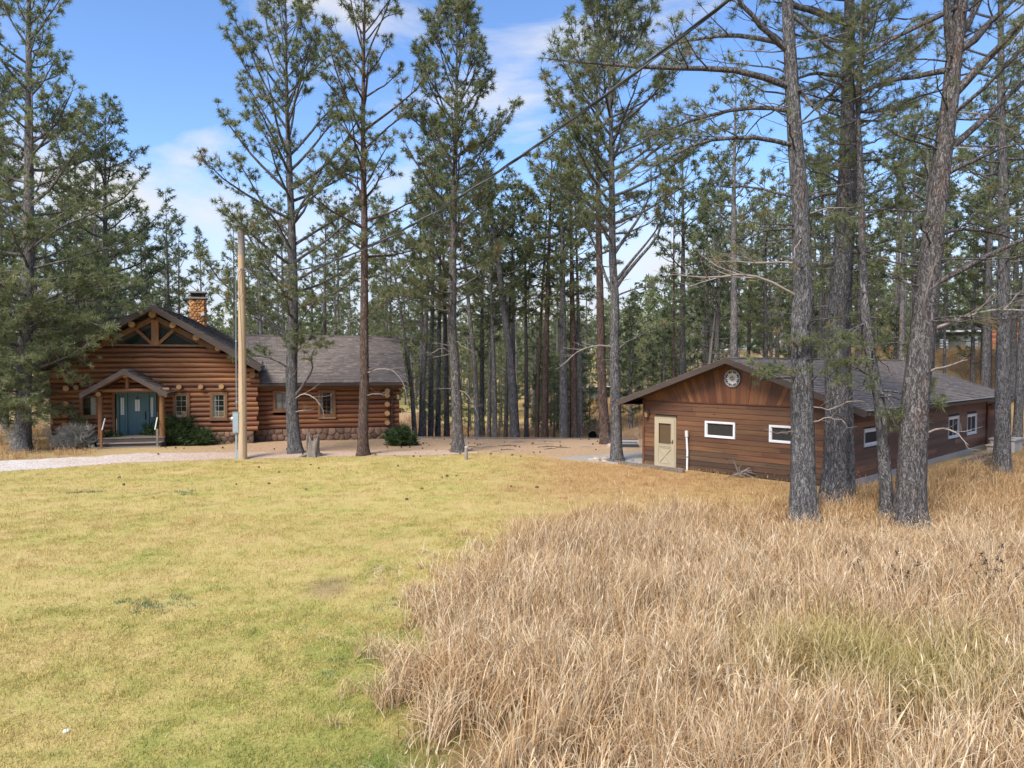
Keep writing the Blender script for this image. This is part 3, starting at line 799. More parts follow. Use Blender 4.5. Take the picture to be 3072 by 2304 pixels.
# porch: deck, steps, posts, truss and its own little gable roof
PF = -1.72
for i in range(7):
    ob('deck_board', MB().box(-5.62, PF + .06 + i * .24, .575, -2.66, PF + .285 + i * .24, .62, tint=rl.random()), M['grey_wood'], cabin)
ob('deck_skirt', MB().box(-5.6, PF + .09, .0, -2.68, PF + .13, .572), M['fascia'], cabin)
ob('deck_skirt', MB().box(-5.6, PF + .132, .0, -5.56, -.05, .572), M['fascia'], cabin); ob('deck_skirt', MB().box(-2.72, PF + .132, .0, -2.68, -.05, .572), M['fascia'], cabin)
for i, (zz, vv) in enumerate(((.40, PF - .26), (.225, PF - .58))):
    ob('step', MB().box(-5.56 + .02 * i, vv, zz - .045, -2.72 - .02 * i, vv + .33, zz, tint=.8), M['grey_wood'], cabin)
    ob('riser', MB().box(-5.54, vv + .06, zz - .17 if i == 0 else -.05, -2.74, vv + .09, zz - .047), M['fascia'], cabin)
for u in (-5.50, -2.79):
    ob('porch_post', MB().tube([(u, PF + .22, .621), (u, PF + .22, 1.6), (u, PF + .22, 2.62)], [.135, .125, .12], 12, tint=rl.random()), M['post'], cabin, True)
    log(cabin, (u, PF - .12, 2.74), (u, .2, 2.74), .12, M['log_side'], name='porch_beam')
log(cabin, (-5.9, PF + .22, 2.92), (-2.45, PF + .22, 2.92), .105, M['log'], name='porch_tie')
log(cabin, (-4.32, PF - .16, 3.62), (-4.32, .2, 3.62), .12, M['log_side'], name='purlin')
ob('porch_king_post', MB().tube([(-4.32, PF + .22, 3.0), (-4.32, PF + .22, 3.55)], .10, 10), M['post'], cabin, True)
for s in (-1, 1): log(cabin, (-4.32 + s * 1.75, PF + .22, 2.78), (-4.32 + s * .05, PF + .22, 3.70), .07, M['log'], name='porch_rafter')
gable_roof(cabin, -6.20, -4.34, -2.48, 3.90, .60, -2.05, .06, .10, M['shingle_brown'], M['fascia'], 51, rake=.21, sides=(-1, 1), expo=.135)
for u, mt in ((-5.28, 'off_white'), (-2.98, 'off_white')):
    ob('handrail', MB().tube([(u, PF - .45, 1.02), (u, PF + .10, 1.56)], .03, 8), M[mt], cabin)
ob('rail_post', MB().box(-2.93, PF - .50, .05, -2.83, PF - .40, 1.06), M['grey_wood'], cabin); ob('rail_post', MB().box(-5.36, PF - .50, .05, -5.26, PF - .40, 1.06), M['post'], cabin)
ob('bench_board', MB().box(-7.1, -.95, .585, -5.65, -.12, .63), M['grey_wood'], cabin)

# wing
WV = .80
wing_holes = [(2.40 - FW, 3.08 + FW, 1.76 - FW, 2.62 + FW), (4.74 - FW, 5.41 + FW, 1.43 - FW, 2.62 + FW)]
z, k = .80, 0
while z < 2.85:
    u1 = 9.02 + rl.uniform(-.08, .08) + (.06 if k % 2 else -.04)
    holes = [(a, b) for a, b, c, d in wing_holes if z + LOGR * .55 > c and z - LOGR * .55 < d]
    for a, b in cut(1.25, u1, holes): log(cabin, (a, WV + .135, z), (b, WV + .135, z), LOGR, M['log'])
    z += PITCH; k += 1
z, k = .80 + PITCH / 2, 0
while z < 2.9:
    log(cabin, (8.34, WV - .30 - rl.uniform(0, .05) if k % 2 == 0 or z > 2.5 else WV + .1, z), (8.34, WV + 8.4, z), LOGR * 1.06, M['log_side'])
    z += PITCH; k += 1
z = .8
while z < 3.0: log(cabin, (1.3, WV + 8.3, z), (8.9, WV + 8.3, z), LOGR, M['log']); z += PITCH
ob('footing', MB().box(1.3, WV + .07, -.5, 8.5, WV + .4, .66), M['mortar'], cabin)
stone_face(cabin, M['stone'], lambda x, y, d: (1.34 + x, WV + .065 - d, -.32 + y), 7.2, .98, .36, 43)
stone_face(cabin, M['stone'], lambda x, y, d: (8.5 + d, WV + .07 + x, -.32 + y), 1.6, .98, .36, 44)
fmw = lambda x, zz, d: (x, WV - d, zz)
window(cabin, fmw, 2.40, 3.08, 1.76, 2.62, M['trim'], FW, .05, 2, 2, M['trim'], curtain=[(.0, .48), (.52, 1.0)], label='wing window with white curtains behind the forked pine')
window(cabin, fmw, 4.74, 5.41, 1.43, 2.62, M['trim'], FW, .05, 2, 3, M['trim'], curtain=[(.0, .2), (.8, 1.0)])
# wing roof runs along u
def wing_roof():
    v0, z0, vr, zr, u0, u1 = WV - .62, 3.20, WV + 3.55, 5.86, .6, 9.36
    L = math.hypot(vr - v0, zr - z0); S = np.array([0, (vr - v0) / L, (zr - z0) / L]); Nn = np.array([0, -(zr - z0) / L, (vr - v0) / L])
    for s in (1, -1):
        S2 = S * [1, s, 1]; N2 = Nn * [1, s, 1]; ve = v0 if s > 0 else 2 * vr - v0
        T = [np.array(p) - N2 * .035 for p in ((u0, ve, z0), (u1, ve, z0), (u1, vr, zr), (u0, vr, zr))]; B = [p - N2 * .15 for p in T]
        mb = MB(); (mb.hexa(B, T) if s > 0 else mb.hexa(B[::-1], T[::-1])); ob('roof_deck', mb, M['fascia'], cabin)
        pts = [(ve, z0 - .24), (vr, zr - .24), (vr, zr + .012), (ve, z0 + .012)]
        mb = MB().poly_prism(pts if s > 0 else pts[::-1], lambda x, y, d: (d, x, y), u1 - .0, u1 + .045); ob('rake_board', mb, M['fascia'], cabin)
        if s > 0: shingle_field(cabin, M['shingle'], (u0, v0 - .04, z0 - .025), (1, 0, 0), S2, N2, u1 - u0 + .06, L + .03, 61)
        else: shingle_field(cabin, M['shingle'], (u1, ve + .04, z0 - .025), (-1, 0, 0), S2, N2, u1 - u0, L + .03, 62)
    cap = MB()
    for i in range(28):
        a, b_ = u0 + i * (u1 - u0) / 28 - .03, u0 + (i + 1) * (u1 - u0) / 28; hh = .06
        cap.add([(a, vr - .15, zr - .095 + hh), (a, vr, zr + hh), (a, vr + .15, zr - .095 + hh), (b_, vr - .15, zr - .065), (b_, vr, zr + .03), (b_, vr + .15, zr - .065)], [(0, 3, 4, 1), (1, 4, 5, 2)], tint=rl.random())
    ob('ridge_cap', cap, M['shingle'], cabin, kind='stuff')
    ob('gutter', MB().hexa([(1.42, v0 - .13, z0 - .19), (u1 + .02, v0 - .13, z0 - .19), (u1 + .02, v0 - .045, z0 - .19), (1.42, v0 - .045, z0 - .19)], [(1.42, v0 - .16, z0 - .05), (u1 + .02, v0 - .16, z0 - .05), (u1 + .02, v0 - .045, z0 - .05), (1.42, v0 - .045, z0 - .05)]), M['fascia'], cabin)
    ob('eave_board', MB().box(1.40, v0 - .04, z0 - .24, u1, v0 - .005, z0 - .04), M['fascia'], cabin)
    ob('soffit', MB().box(1.40, v0, z0 - .26, u1, WV + .1, z0 - .235), M['trim'], cabin)
    ob('frieze_beam', MB().box(1.30, WV - .10, 2.80, 9.2, WV + .04, 2.962), M['trim'], cabin)
    ob('end_gable_panel', MB().poly_prism([(WV, 2.95), (2 * vr - WV, 2.95), (vr, 5.55)], lambda x, y, d: (d, x, y), 8.42, 8.5), M['trim'], cabin)
    ob('downspout', MB().tube([(8.66, v0 - .09, z0 - .19), (8.66, v0 - .07, z0 - .3), (8.64, WV - .12, z0 - .62), (8.62, WV - .12, 1.4), (8.62, WV - .12, .1), (8.62, WV - .32, .0)], .048, 8), M['fascia'], cabin)
    # vent pipe
    vp = S * 1.32 + np.array([1.72, v0, z0])
    p = ob('vent_pipe', MB().tube([vp, vp + [0, 0, .42]], .05, 10), M['fascia'], cabin, True)
    ob('flashing', MB().hexa([vp + np.array([a, 0, 0]) + S * b_ + Nn * .03 for a, b_ in ((-.16, -.15), (.16, -.15), (.16, .2), (-.16, .2))], [vp + np.array([a, 0, 0]) + S * b_ + Nn * .05 for a, b_ in ((-.16, -.15), (.16, -.15), (.16, .2), (-.16, .2))]), M['steel'], p)
wing_roof()
# ------------------------------------------------------------------ cedar garage
gar = thing('garage', 'cedar-clad garage with low shingle gable and a tan screen door', 'garage', (SO[0], SO[1], 0), SA)
rs = random.Random(5)
GW, GL, GC = 8.3, 17.0, 4.15
GAP, GSL, GOV = 4.38, .347, .80            # ridge height, slope, eave overhang
core = MB().box(.06, .06, -.3, GW - .06, GL - .06, 2.66)
ob('wall_core', core, M['dark_in'], gar)
ob('gable_core', MB().poly_prism([(.1, 2.66), (GW - .1, 2.66), (GC, 4.02)], lambda x, y, d: (x, d, y), .2, .12), M['dark_in'], gar)
ob('rear_gable', MB().poly_prism([(.1, 2.66), (GW - .1, 2.66), (GC, 4.02)], lambda x, y, d: (x, d, y), GL - .05, GL - .12), M['cedar'], gar)
ROW = .191
f_holes = [(.60, 1.62, -.1, 2.06), (2.90, 4.20, 1.34, 1.98), (5.52, 6.86, 1.34, 1.98)]
s_holes = [(1.45, 3.0, 1.24, 1.92), (6.6, 8.3, 1.1, 1.86), (10.9, 12.5, .86, 1.88), (13.7, 15.3, .84, 1.86)]
def boards(length, holes, f, mat_hi, mat_lo, zlo, seed):
    r = random.Random(seed); z = zlo
    while z < 2.64:
        zt = min(z + ROW + .012, 2.665)
        hs = [(a, b) for a, b, c, d in holes if z + .07 > c - .05 and z + .07 < d + .02]
        for a, b in cut(0, length, hs):
            x = a
            while x < b - .01:
                e = min(b, x + r.uniform(2.2, 4.8))
                if b - e < .7: e = b
                q0, q1, k0, k1 = r.uniform(.030, .038), r.uniform(.012, .016), r.uniform(-.003, .003), r.uniform(-.003, .003)
                lo = [f(x + .002, z + k0, q0), f(e - .002, z + k1, q0), f(e - .002, z + k1, -.01), f(x + .002, z + k0, -.01)]
                hi = [f(x + .002, zt + k0, q1), f(e - .002, zt + k1, q1), f(e - .002, zt + k1, -.01), f(x + .002, zt + k0, -.01)]
                low = z < .55 + r.uniform(-.2, .2)
                ob('siding_board', MB().hexa(lo, hi, tint=r.random()), mat_lo if low else mat_hi, gar)
                x = e
        z += ROW
ff_ = lambda x, z, d: (x, .06 - d, z)
fs_ = lambda x, z, d: (GW - .06 + d, x, z)
boards(GW, f_holes, ff_, M['cedar'], M['cedar_low'], .02, 1)
boards(GL, s_holes, fs_, M['cedar_side'], M['cedar_side'], .24, 2)
boards(GL, [], lambda x, z, d: (.06 - d, GL - x, z), M['cedar_side'], M['cedar_side'], .02, 3)
boards(GW, [], lambda x, z, d: (GW - x, GL - .06 + d, z), M['cedar'], M['cedar_low'], .02, 4)
for x, y in ((-.02, -.0), (GW - .07, -.0), (GW - .07, GL - .09), (-.02, GL - .09)):
    ob('corner_board', MB().box(x, y + (.005 if y < 1 else 0) - .0, -.05, x + .10, y + .095, 2.66), M['cedar_side'], gar)
ob('footing', MB().box(GW - .058, .2, -.4, GW + .02, GL, .236), M['concrete'], gar)
# gable clad with boards fanning out from far below
def fan():
    ox, oz = GC, 2.675 - 3.9
    top = lambda x: GAP - .16 - GSL * abs(x - GC)
    xs = [-.02]
    while xs[-1] < GW + .02: xs.append(xs[-1] + rs.uniform(.155, .205))
    def up(xb):                       # where the ray from the fan's centre through (xb, 2.675) meets the roof
        dx, dz = xb - ox, 2.675 - oz
        lo, hi = 1.0, 1.6
        for _ in range(30):
            t = (lo + hi) / 2
            if oz + dz * t < top(ox + dx * t): lo = t
            else: hi = t
        return ox + dx * lo, oz + dz * lo
    for a, b_ in zip(xs[:-1], xs[1:]):
        (ax, az), (bx_, bz) = up(a), up(b_)
        if az < 2.70 and bz < 2.70: continue
        pts = [(a + .003, 2.675), (b_ - .003, 2.675), (bx_ - .003, max(bz, 2.68)), (ax + .003, max(az, 2.68))]
        if a < ox < b_: pts.insert(3, (GC, top(GC)))
        d = rs.uniform(.016, .032)
        ob('fan_board', MB().poly_prism(pts, lambda x, y, dd: (x, dd, y), .09, .06 - d, tint=rs.random()), M['cedar_fan'], gar)
    ob('belt_board', MB().box(-.03, .0, 2.640, GW + .03, .055, 2.672), M['cedar_side'], gar)
fan()
# roof: gable over the long axis t
gable_roof(gar, -GOV, GC, GW + GOV, GAP, GSL, -.62, GL + .6, .13, M['shingle'], M['fascia'], 71, rake=.20, sides=(-1, 1), expo=.15)
ob('soffit', MB().box(-GOV + .02, -.55, 2.50, .0, GL, 2.52), M['cedar_side'], gar)
ob('soffit', MB().box(GW + .02, -.55, 2.50, GW + GOV - .02, GL, 2.52), M['fascia'], gar)
ob('gutter', MB().hexa([(GW + GOV + .045, -.6, 2.50), (GW + GOV + .13, -.6, 2.50), (GW + GOV + .13, GL + .55, 2.50), (GW + GOV + .045, GL + .55, 2.50)], [(GW + GOV + .045, -.6, 2.61), (GW + GOV + .16, -.6, 2.61), (GW + GOV + .16, GL + .55, 2.61), (GW + GOV + .045, GL + .55, 2.61)]), M['fascia'], gar)
ob('flashing', MB().box(GW + GOV - .02, -.62, 2.665, GW + GOV + .17, GL + .58, 2.675), M['steel'], gar)
ob('downspout', MB().tube([(GW + GOV + .09, GL - .3, 2.5), (GW + .12, GL - .3, 2.15), (GW + .09, GL - .3, 1.2), (GW + .09, GL - .3, .35), (GW + .35, GL - .4, .12)], .045, 8), M['cedar_side'], gar)

# tan screen door with a crossbuck panel
gd = ob('screen_door', MB().box(.665, -.035, .03, .80, .03, 1.98).box(1.42, -.035, .03, 1.555, .03, 1.98).box(.80, -.034, 1.79, 1.42, .03, 1.98).box(.80, -.034, .84, 1.42, .03, .93).box(.80, -.034, .03, 1.42, .03, .14), M['tan'], gar)
ob('door_frame', MB().box(.60, -.02, -.02, .66, .06, 2.05).box(1.56, -.02, -.02, 1.62, .06, 2.05).box(.66, -.02, 1.985, 1.56, .06, 2.05), M['tan'], gar)
ob('door_cap', MB().box(.57, -.05, 2.052, 1.65, .06, 2.075), M['fascia'], gar)
ob('pane', MB().box(.80, -.005, .93, 1.42, .0, 1.79), M['pane'], gd); ob('blind', MB().box(.82, .018, .95, 1.40, .022, 1.77), M['blind'], gd)
ob('pane_trim', MB().box(.79, -.045, .92, .82, -.036, 1.80).box(1.40, -.045, .92, 1.43, -.036, 1.80).box(.82, -.045, 1.77, 1.40, -.036, 1.80).box(.82, -.045, .92, 1.40, -.036, .95), M['tan'], gd)
ob('door_panel', MB().box(.80, -.012, .14, 1.42, .01, .84), M['tan'], gd)
for s in (1, -1):
    p = [(1.11 + s * -.31, .15), (1.11 + s * .31, .80)]
    beam(gd, 'crossbuck', p[0], p[1], .05, -.034 - .003 * (s > 0), -.013, M['tan'])
for a, b_, w_ in (((.84, .80), (1.38, .80), .035), ((.84, .17), (1.38, .17), .035)): beam(gd, 'crossbuck', a, b_, w_, -.031, -.013, M['tan'])
ob('handle', MB().box(1.475, -.05, .98, 1.51, -.036, 1.12).tube([(1.49, -.04, 1.04), (1.49, -.09, 1.04), (1.42, -.09, 1.04)], .012, 6), M['black'], gd)
ob('threshold', MB().box(.45, -.75, -.03, 2.05, .0, .028), M['grey_wood'], gar)

# windows: two white sliders in front, four along the side
for x0, x1, lb in ((2.99, 4.11, 'white framed slider window between the door and the pines'), (5.61, 6.77, 'white framed slider window half hidden by the pine trunk')):
    window(gar, lambda x, z, d: (x, .045 - d, z), x0, x1, 1.42, 1.90, M['white'], .075, .05, 1, 1, M['white'], M['dark_pane'], .02, sill=False, bar=.012, label=lb)
for (x0, x1, z0, z1), cl in zip(s_holes, (1, 2, 2, 2)):
    window(gar, lambda x, z, d: (GW - .05 + d, x, z), x0 + .08, x1 - .08, z0 + .08, z1 - .08, M['off_white'], .06, .04, cl, 1, M['white'], M['dark_pane'], .02, sill=False, bar=.05)

# round star wheel on the gable, a lantern by the corner, a white standpipe
wh = thing('star_medallion', 'round white sunburst star disc hung on the fan-boarded gable', 'wall decoration', tuple(shd(4.07, .015)) + (3.62,), SA)
ob('disc', MB().tube([(0, .0, 0), (0, -.02, 0)], [.30, .30], 36), M['fascia'], wh)
th = np.linspace(0, 2 * PI, 41)
ob('rim', MB().tube([(.315 * math.cos(t), -.02, .315 * math.sin(t)) for t in th], .02, 6, False), M['steel'], wh, True)
for i in range(16):
    a = 2 * PI * i / 16; big = i % 2 == 0; l = .285 if big else .24; w = .072 if big else .05
    c, s_ = math.cos(a), math.sin(a); P = lambda r, q, d: (r * c - q * s_, -d, r * s_ + q * c)
    ob('ray', MB().add([P(.09, w * .2, .022), P(.19, w * .62, .022), P(l, 0, .022), P(.19, -w * .62, .022), P(.09, -w * .2, .022), P(.18, 0, .05)], T=[(0, 5, 1), (1, 5, 2), (2, 5, 3), (3, 5, 4), (4, 5, 0)]), M['white'], wh)
for i in range(16):
    a = 2 * PI * (i + .5) / 16; c, s_ = math.cos(a), math.sin(a); P = lambda r, q, d: (r * c - q * s_, -d, r * s_ + q * c)
    ob('loop', MB().tube([P(.285 - .022 * math.cos(t), .028 * math.sin(t), .025) for t in np.linspace(0, 2 * PI, 9)], .007, 4, False), M['off_white'], wh)
ob('hub', MB().tube([(0, -.02, 0), (0, -.045, 0), (0, -.06, 0)], [.085, .08, .04], 16), M['brass'], wh)
ob('hub_ring', MB().tube([(.095 * math.cos(t), -.03, .095 * math.sin(t)) for t in th], .012, 6, False), M['off_white'], wh, True)
ln = thing('wall_lantern', 'small brown wall lantern beside the tan door', 'lantern', tuple(shd(.27, .02)) + (2.12,), SA)
ob('backplate', MB().box(-.05, -.012, -.12, .05, .0, .16), M['fascia'], ln)
ob('bracket', MB().tube([(0, -.01, .12), (0, -.12, .16), (0, -.13, .10)], .012, 6), M['fascia'], ln)
ob('cage', MB().hexa([(-.05, -.18, -.13), (.05, -.18, -.13), (.05, -.08, -.13), (-.05, -.08, -.13)], [(-.07, -.20, .06), (.07, -.20, .06), (.07, -.06, .06), (-.07, -.06, .06)]), M['blind'], ln)
ob('cap', MB().hexa([(-.09, -.22, .062), (.09, -.22, .062), (.09, -.04, .062), (-.09, -.04, .062)], [(-.02, -.15, .11), (.02, -.15, .11), (.02, -.11, .11), (-.02, -.11, .11)]), M['fascia'], ln)
sp_ = thing('standpipe', 'white plastic standpipe with a capped top beside the tan door', 'pipe', tuple(shd(2.20, -.10)) + (-.05,), SA)
ob('pipe', MB().tube([(0, 0, 0), (.01, 0, .8), (-.03, 0, 1.42)], .042, 10), M['white'], sp_, True)
ob('cap', MB().tube([(-.026, 0, 1.36), (-.034, 0, 1.60)], .068, 12), M['off_white'], sp_, True)
ob('strap', MB().tube([(0.005, 0, .55), (.006, 0, .60)], .05, 10), M['steel'], sp_)

# lean-to beyond the garage's back corner
lt = thing('lean_to', 'pinkish lean-to wall with small shingle roof beyond the back corner of the cedar garage', 'lean-to', tuple(shd(GW - 1.75, GL + 1.5)) + (-.1,), SA)
M['pinkish'] = plain('pinkish_stucco', (.33, .175, .125), .8, var=.12, scale=2)
ob('wall', MB().box(0, 0, 0, 2.0, 1.9, 2.25), M['pinkish'], lt)
ob('roof', MB().hexa([(-.2, -.25, 2.26), (2.4, -.25, 2.26), (2.4, 2.1, 2.56), (-.2, 2.1, 2.56)], [(-.2, -.25, 2.42), (2.4, -.25, 2.42), (2.4, 2.1, 2.75), (-.2, 2.1, 2.75)]), M['fascia'], lt)
# ------------------------------------------------------------------ pines
def rnd_unit(r, n):
    v = r.normal(size=(n, 3)); return v / np.linalg.norm(v, axis=1, keepdims=True)

def tufts(mb, P, D, r, ln, nn, w, fwd=.75):
    """Sprays of needles (one thin triangle each) round the twig tips P pointing along D."""
    P, D = np.asarray(P, float).reshape(-1, 3), np.asarray(D, float).reshape(-1, 3); n = len(P)
    if not n: return
    D = D / (np.linalg.norm(D, axis=1, keepdims=True) + 1e-9)
    ls = ln * r.uniform(.75, 1.3, n)
    base = np.repeat(P - D * (ls * .3)[:, None], nn, 0) + np.repeat(D, nn, 0) * (r.uniform(0, .55, n * nn) * np.repeat(ls, nn))[:, None]
    d = np.repeat(D, nn, 0) * fwd * r.uniform(.3, 1.3, (n * nn, 1)) + rnd_unit(r, n * nn)
    d /= np.linalg.norm(d, axis=1, keepdims=True)
    L = np.repeat(ls, nn) * r.uniform(.7, 1.1, n * nn)
    tip = base + d * L[:, None]; tip[:, 2] -= .10 * L
    A = np.cross(d, rnd_unit(r, n * nn)); A /= np.linalg.norm(A, axis=1, keepdims=True) + 1e-9
    V = np.stack([base - A * w / 2, base + A * w / 2, tip], 1).reshape(-1, 3)
    t = np.clip(np.repeat(r.normal(.46, .17, n), nn) + r.normal(0, .07, n * nn), 0, 1)
    t = np.where(np.repeat(r.random(n) < .04, nn), .97, t)
    mb.add(V, T=np.arange(n * nn * 3).reshape(-1, 3), tint=np.repeat(t, 3))

def along(P, s):
    P = np.asarray(P, float); seg = np.linalg.norm(np.diff(P, axis=0), axis=1); c = np.concatenate([[0], np.cumsum(seg)]) / seg.sum()
    q = np.stack([np.interp(s, c, P[:, k]) for k in range(3)], -1)
    e = .02; a = np.stack([np.interp(np.clip(s + e, 0, 1), c, P[:, k]) for k in range(3)], -1) - np.stack([np.interp(np.clip(s - e, 0, 1), c, P[:, k]) for k in range(3)], -1)
    return q, a / (np.linalg.norm(a) + 1e-9), seg.sum()

UP = np.array([0, 0, 1.0])
def spray(mb, r, P, r0, start=.3, dens=2.2, tw=4.0, up=.25, live=1.0, sub=.42, fine=True):
    """Side branches and twigs along the limb P; returns the tuft points and directions."""
    S0, S1, Ra, Rb, TP, TD = [], [], [], [], [], []
    _, _, L = along(P, 0)
    ns = max(2, int(L * (1 - start) * dens) + 1)
    side = r.choice([-1, 1])
    for k in range(ns):
        s = start + (1 - start) * (k + r.uniform(.1, .9)) / ns; s = min(s, .985)
        p, t, _ = along(P, s)
        side = -side
        h = np.cross(t, UP); h /= np.linalg.norm(h) + 1e-9
        ang = r.uniform(.5, 1.05)
        d = t * math.cos(ang) + h * side * math.sin(ang) + UP * (up + r.normal(0, .22)); d /= np.linalg.norm(d)
        l = min(1.9, max(.28, L * sub * (1.08 - s) + .22)) * r.uniform(.6, 1.25)
        m = p + d * l * .5 + r.normal(0, .04, 3) * l; d2 = d + UP * r.uniform(0, .35); d2 /= np.linalg.norm(d2); e = m + d2 * l * .5
        rb = min(r0 * .45, .006 + .012 * l)
        S0 += [p, m]; S1 += [m, e]; Ra += [rb, rb * .7]; Rb += [rb * .7, rb * .35]
        TP.append(e); TD.append(d2); 
        nt = int(l * tw + r.random())
        for j in range(nt):
            q = r.uniform(.25, .95); b = p + (m - p) * q * 2 if q < .5 else m + (e - m) * (q * 2 - 1)
            hh = np.cross(d, UP); hh /= np.linalg.norm(hh) + 1e-9; sg = r.choice([-1, 1]); a2 = r.uniform(.4, 1.1)
            dd = d * math.cos(a2) + hh * sg * math.sin(a2) + UP * r.normal(.25, .3); dd /= np.linalg.norm(dd)
            l2 = r.uniform(.16, .42); x = b + dd * l2
            if fine: S0.append(b); S1.append(x); Ra.append(.006); Rb.append(.0035)
            TP.append(x); TD.append(dd)
    p, t, _ = along(P, 1.0); TP.append(p); TD.append(t)
    mb.frusta(S0, S1, Ra, Rb, 3)
    TP, TD = np.array(TP), np.array(TD); keep = r.random(len(TP)) < live
    return TP[keep], TD[keep]

def limb_path(r, p, az, el, L, curve, n=6, kink=.05):
    P = [np.array(p, float)]; e = el
    for i in range(n):
        a = az + r.normal(0, .12)
        P.append(P[-1] + np.array([math.cos(a) * math.cos(e), math.sin(a) * math.cos(e), math.sin(e)]) * L / n + r.normal(0, kink, 3) * L / n)
        e += curve / n + r.normal(0, .07)
    return np.array(P)

def trunk_mb(T, r0, H, S, flare=.42, seed=0, rows=None, rel=.035):
    """Tapered trunk along the axis T with root flare and uneven, plated relief."""
    r = np.random.RandomState(seed); T = np.asarray(T, float)
    zs = np.unique(np.concatenate([np.array([-.25, 0, .12, .3, .6, 1.0]), np.linspace(1.5, T[-1, 2], rows or max(10, int(T[-1, 2] / .8)))]))
    zs = zs[zs <= T[-1, 2]]
    ang = np.linspace(0, 2 * PI, S, endpoint=False)
    ph = r.uniform(0, 6.28, 6)
    V = []
    for z in zs:
        zz = max(z, 0)
        c = np.array([np.interp(z, T[:, 2], T[:, 0]), np.interp(z, T[:, 2], T[:, 1])])
        rad = max(.018, r0 * (1 - zz / H) ** .82)
        fl = 1 + flare * math.exp(-zz / .38) * (1 + .45 * np.sin(3 * ang + ph[0]) + .3 * np.sin(5 * ang + ph[1]))
        rr = rad * fl * (1 + rel * np.sin(ang * 7 + z * .8 + ph[2]) * .6 + rel * np.sin(ang * 3 + z * 1.7 + ph[3]) + rel * np.sin(ang * 11 - z * 2.1 + ph[4]) * .5 + r.uniform(-rel, rel, S) * .7)
        V.append(np.stack([c[0] + rr * np.cos(ang), c[1] + rr * np.sin(ang), np.full(S, z)], 1))
    n = len(zs); i = np.arange(n - 1)[:, None] * S; j = np.arange(S)[None]; j2 = (j + 1) % S
    Q = np.stack([i + j, i + j2, i + S + j2, i + S + j], -1).reshape(-1, 4)
    mb = MB().add(np.concatenate(V), Q)
    c = V[-1].mean(0); mb.add(np.vstack([V[-1], c + [0, 0, .03]]), T=[(a, (a + 1) % S, S) for a in range(S)])
    return mb

def trunk_at(T, z): return np.array([np.interp(z, T[:, 2], T[:, 0]), np.interp(z, T[:, 2], T[:, 1]), z])

def profile(t, kind):
    if kind == 'fan': return (.30 + .9 * t) * (1 - t) ** .42 + .12 if t < .98 else .15
    if kind == 'full': return min(1, .55 + 1.1 * t) * (1 - t) ** .62 + .08
    if kind == 'round': return (.55 + .75 * t) * (1 - t) ** .46 + .06
    return min(1, .35 + 1.6 * t) * (1 - t) ** .55 + .1

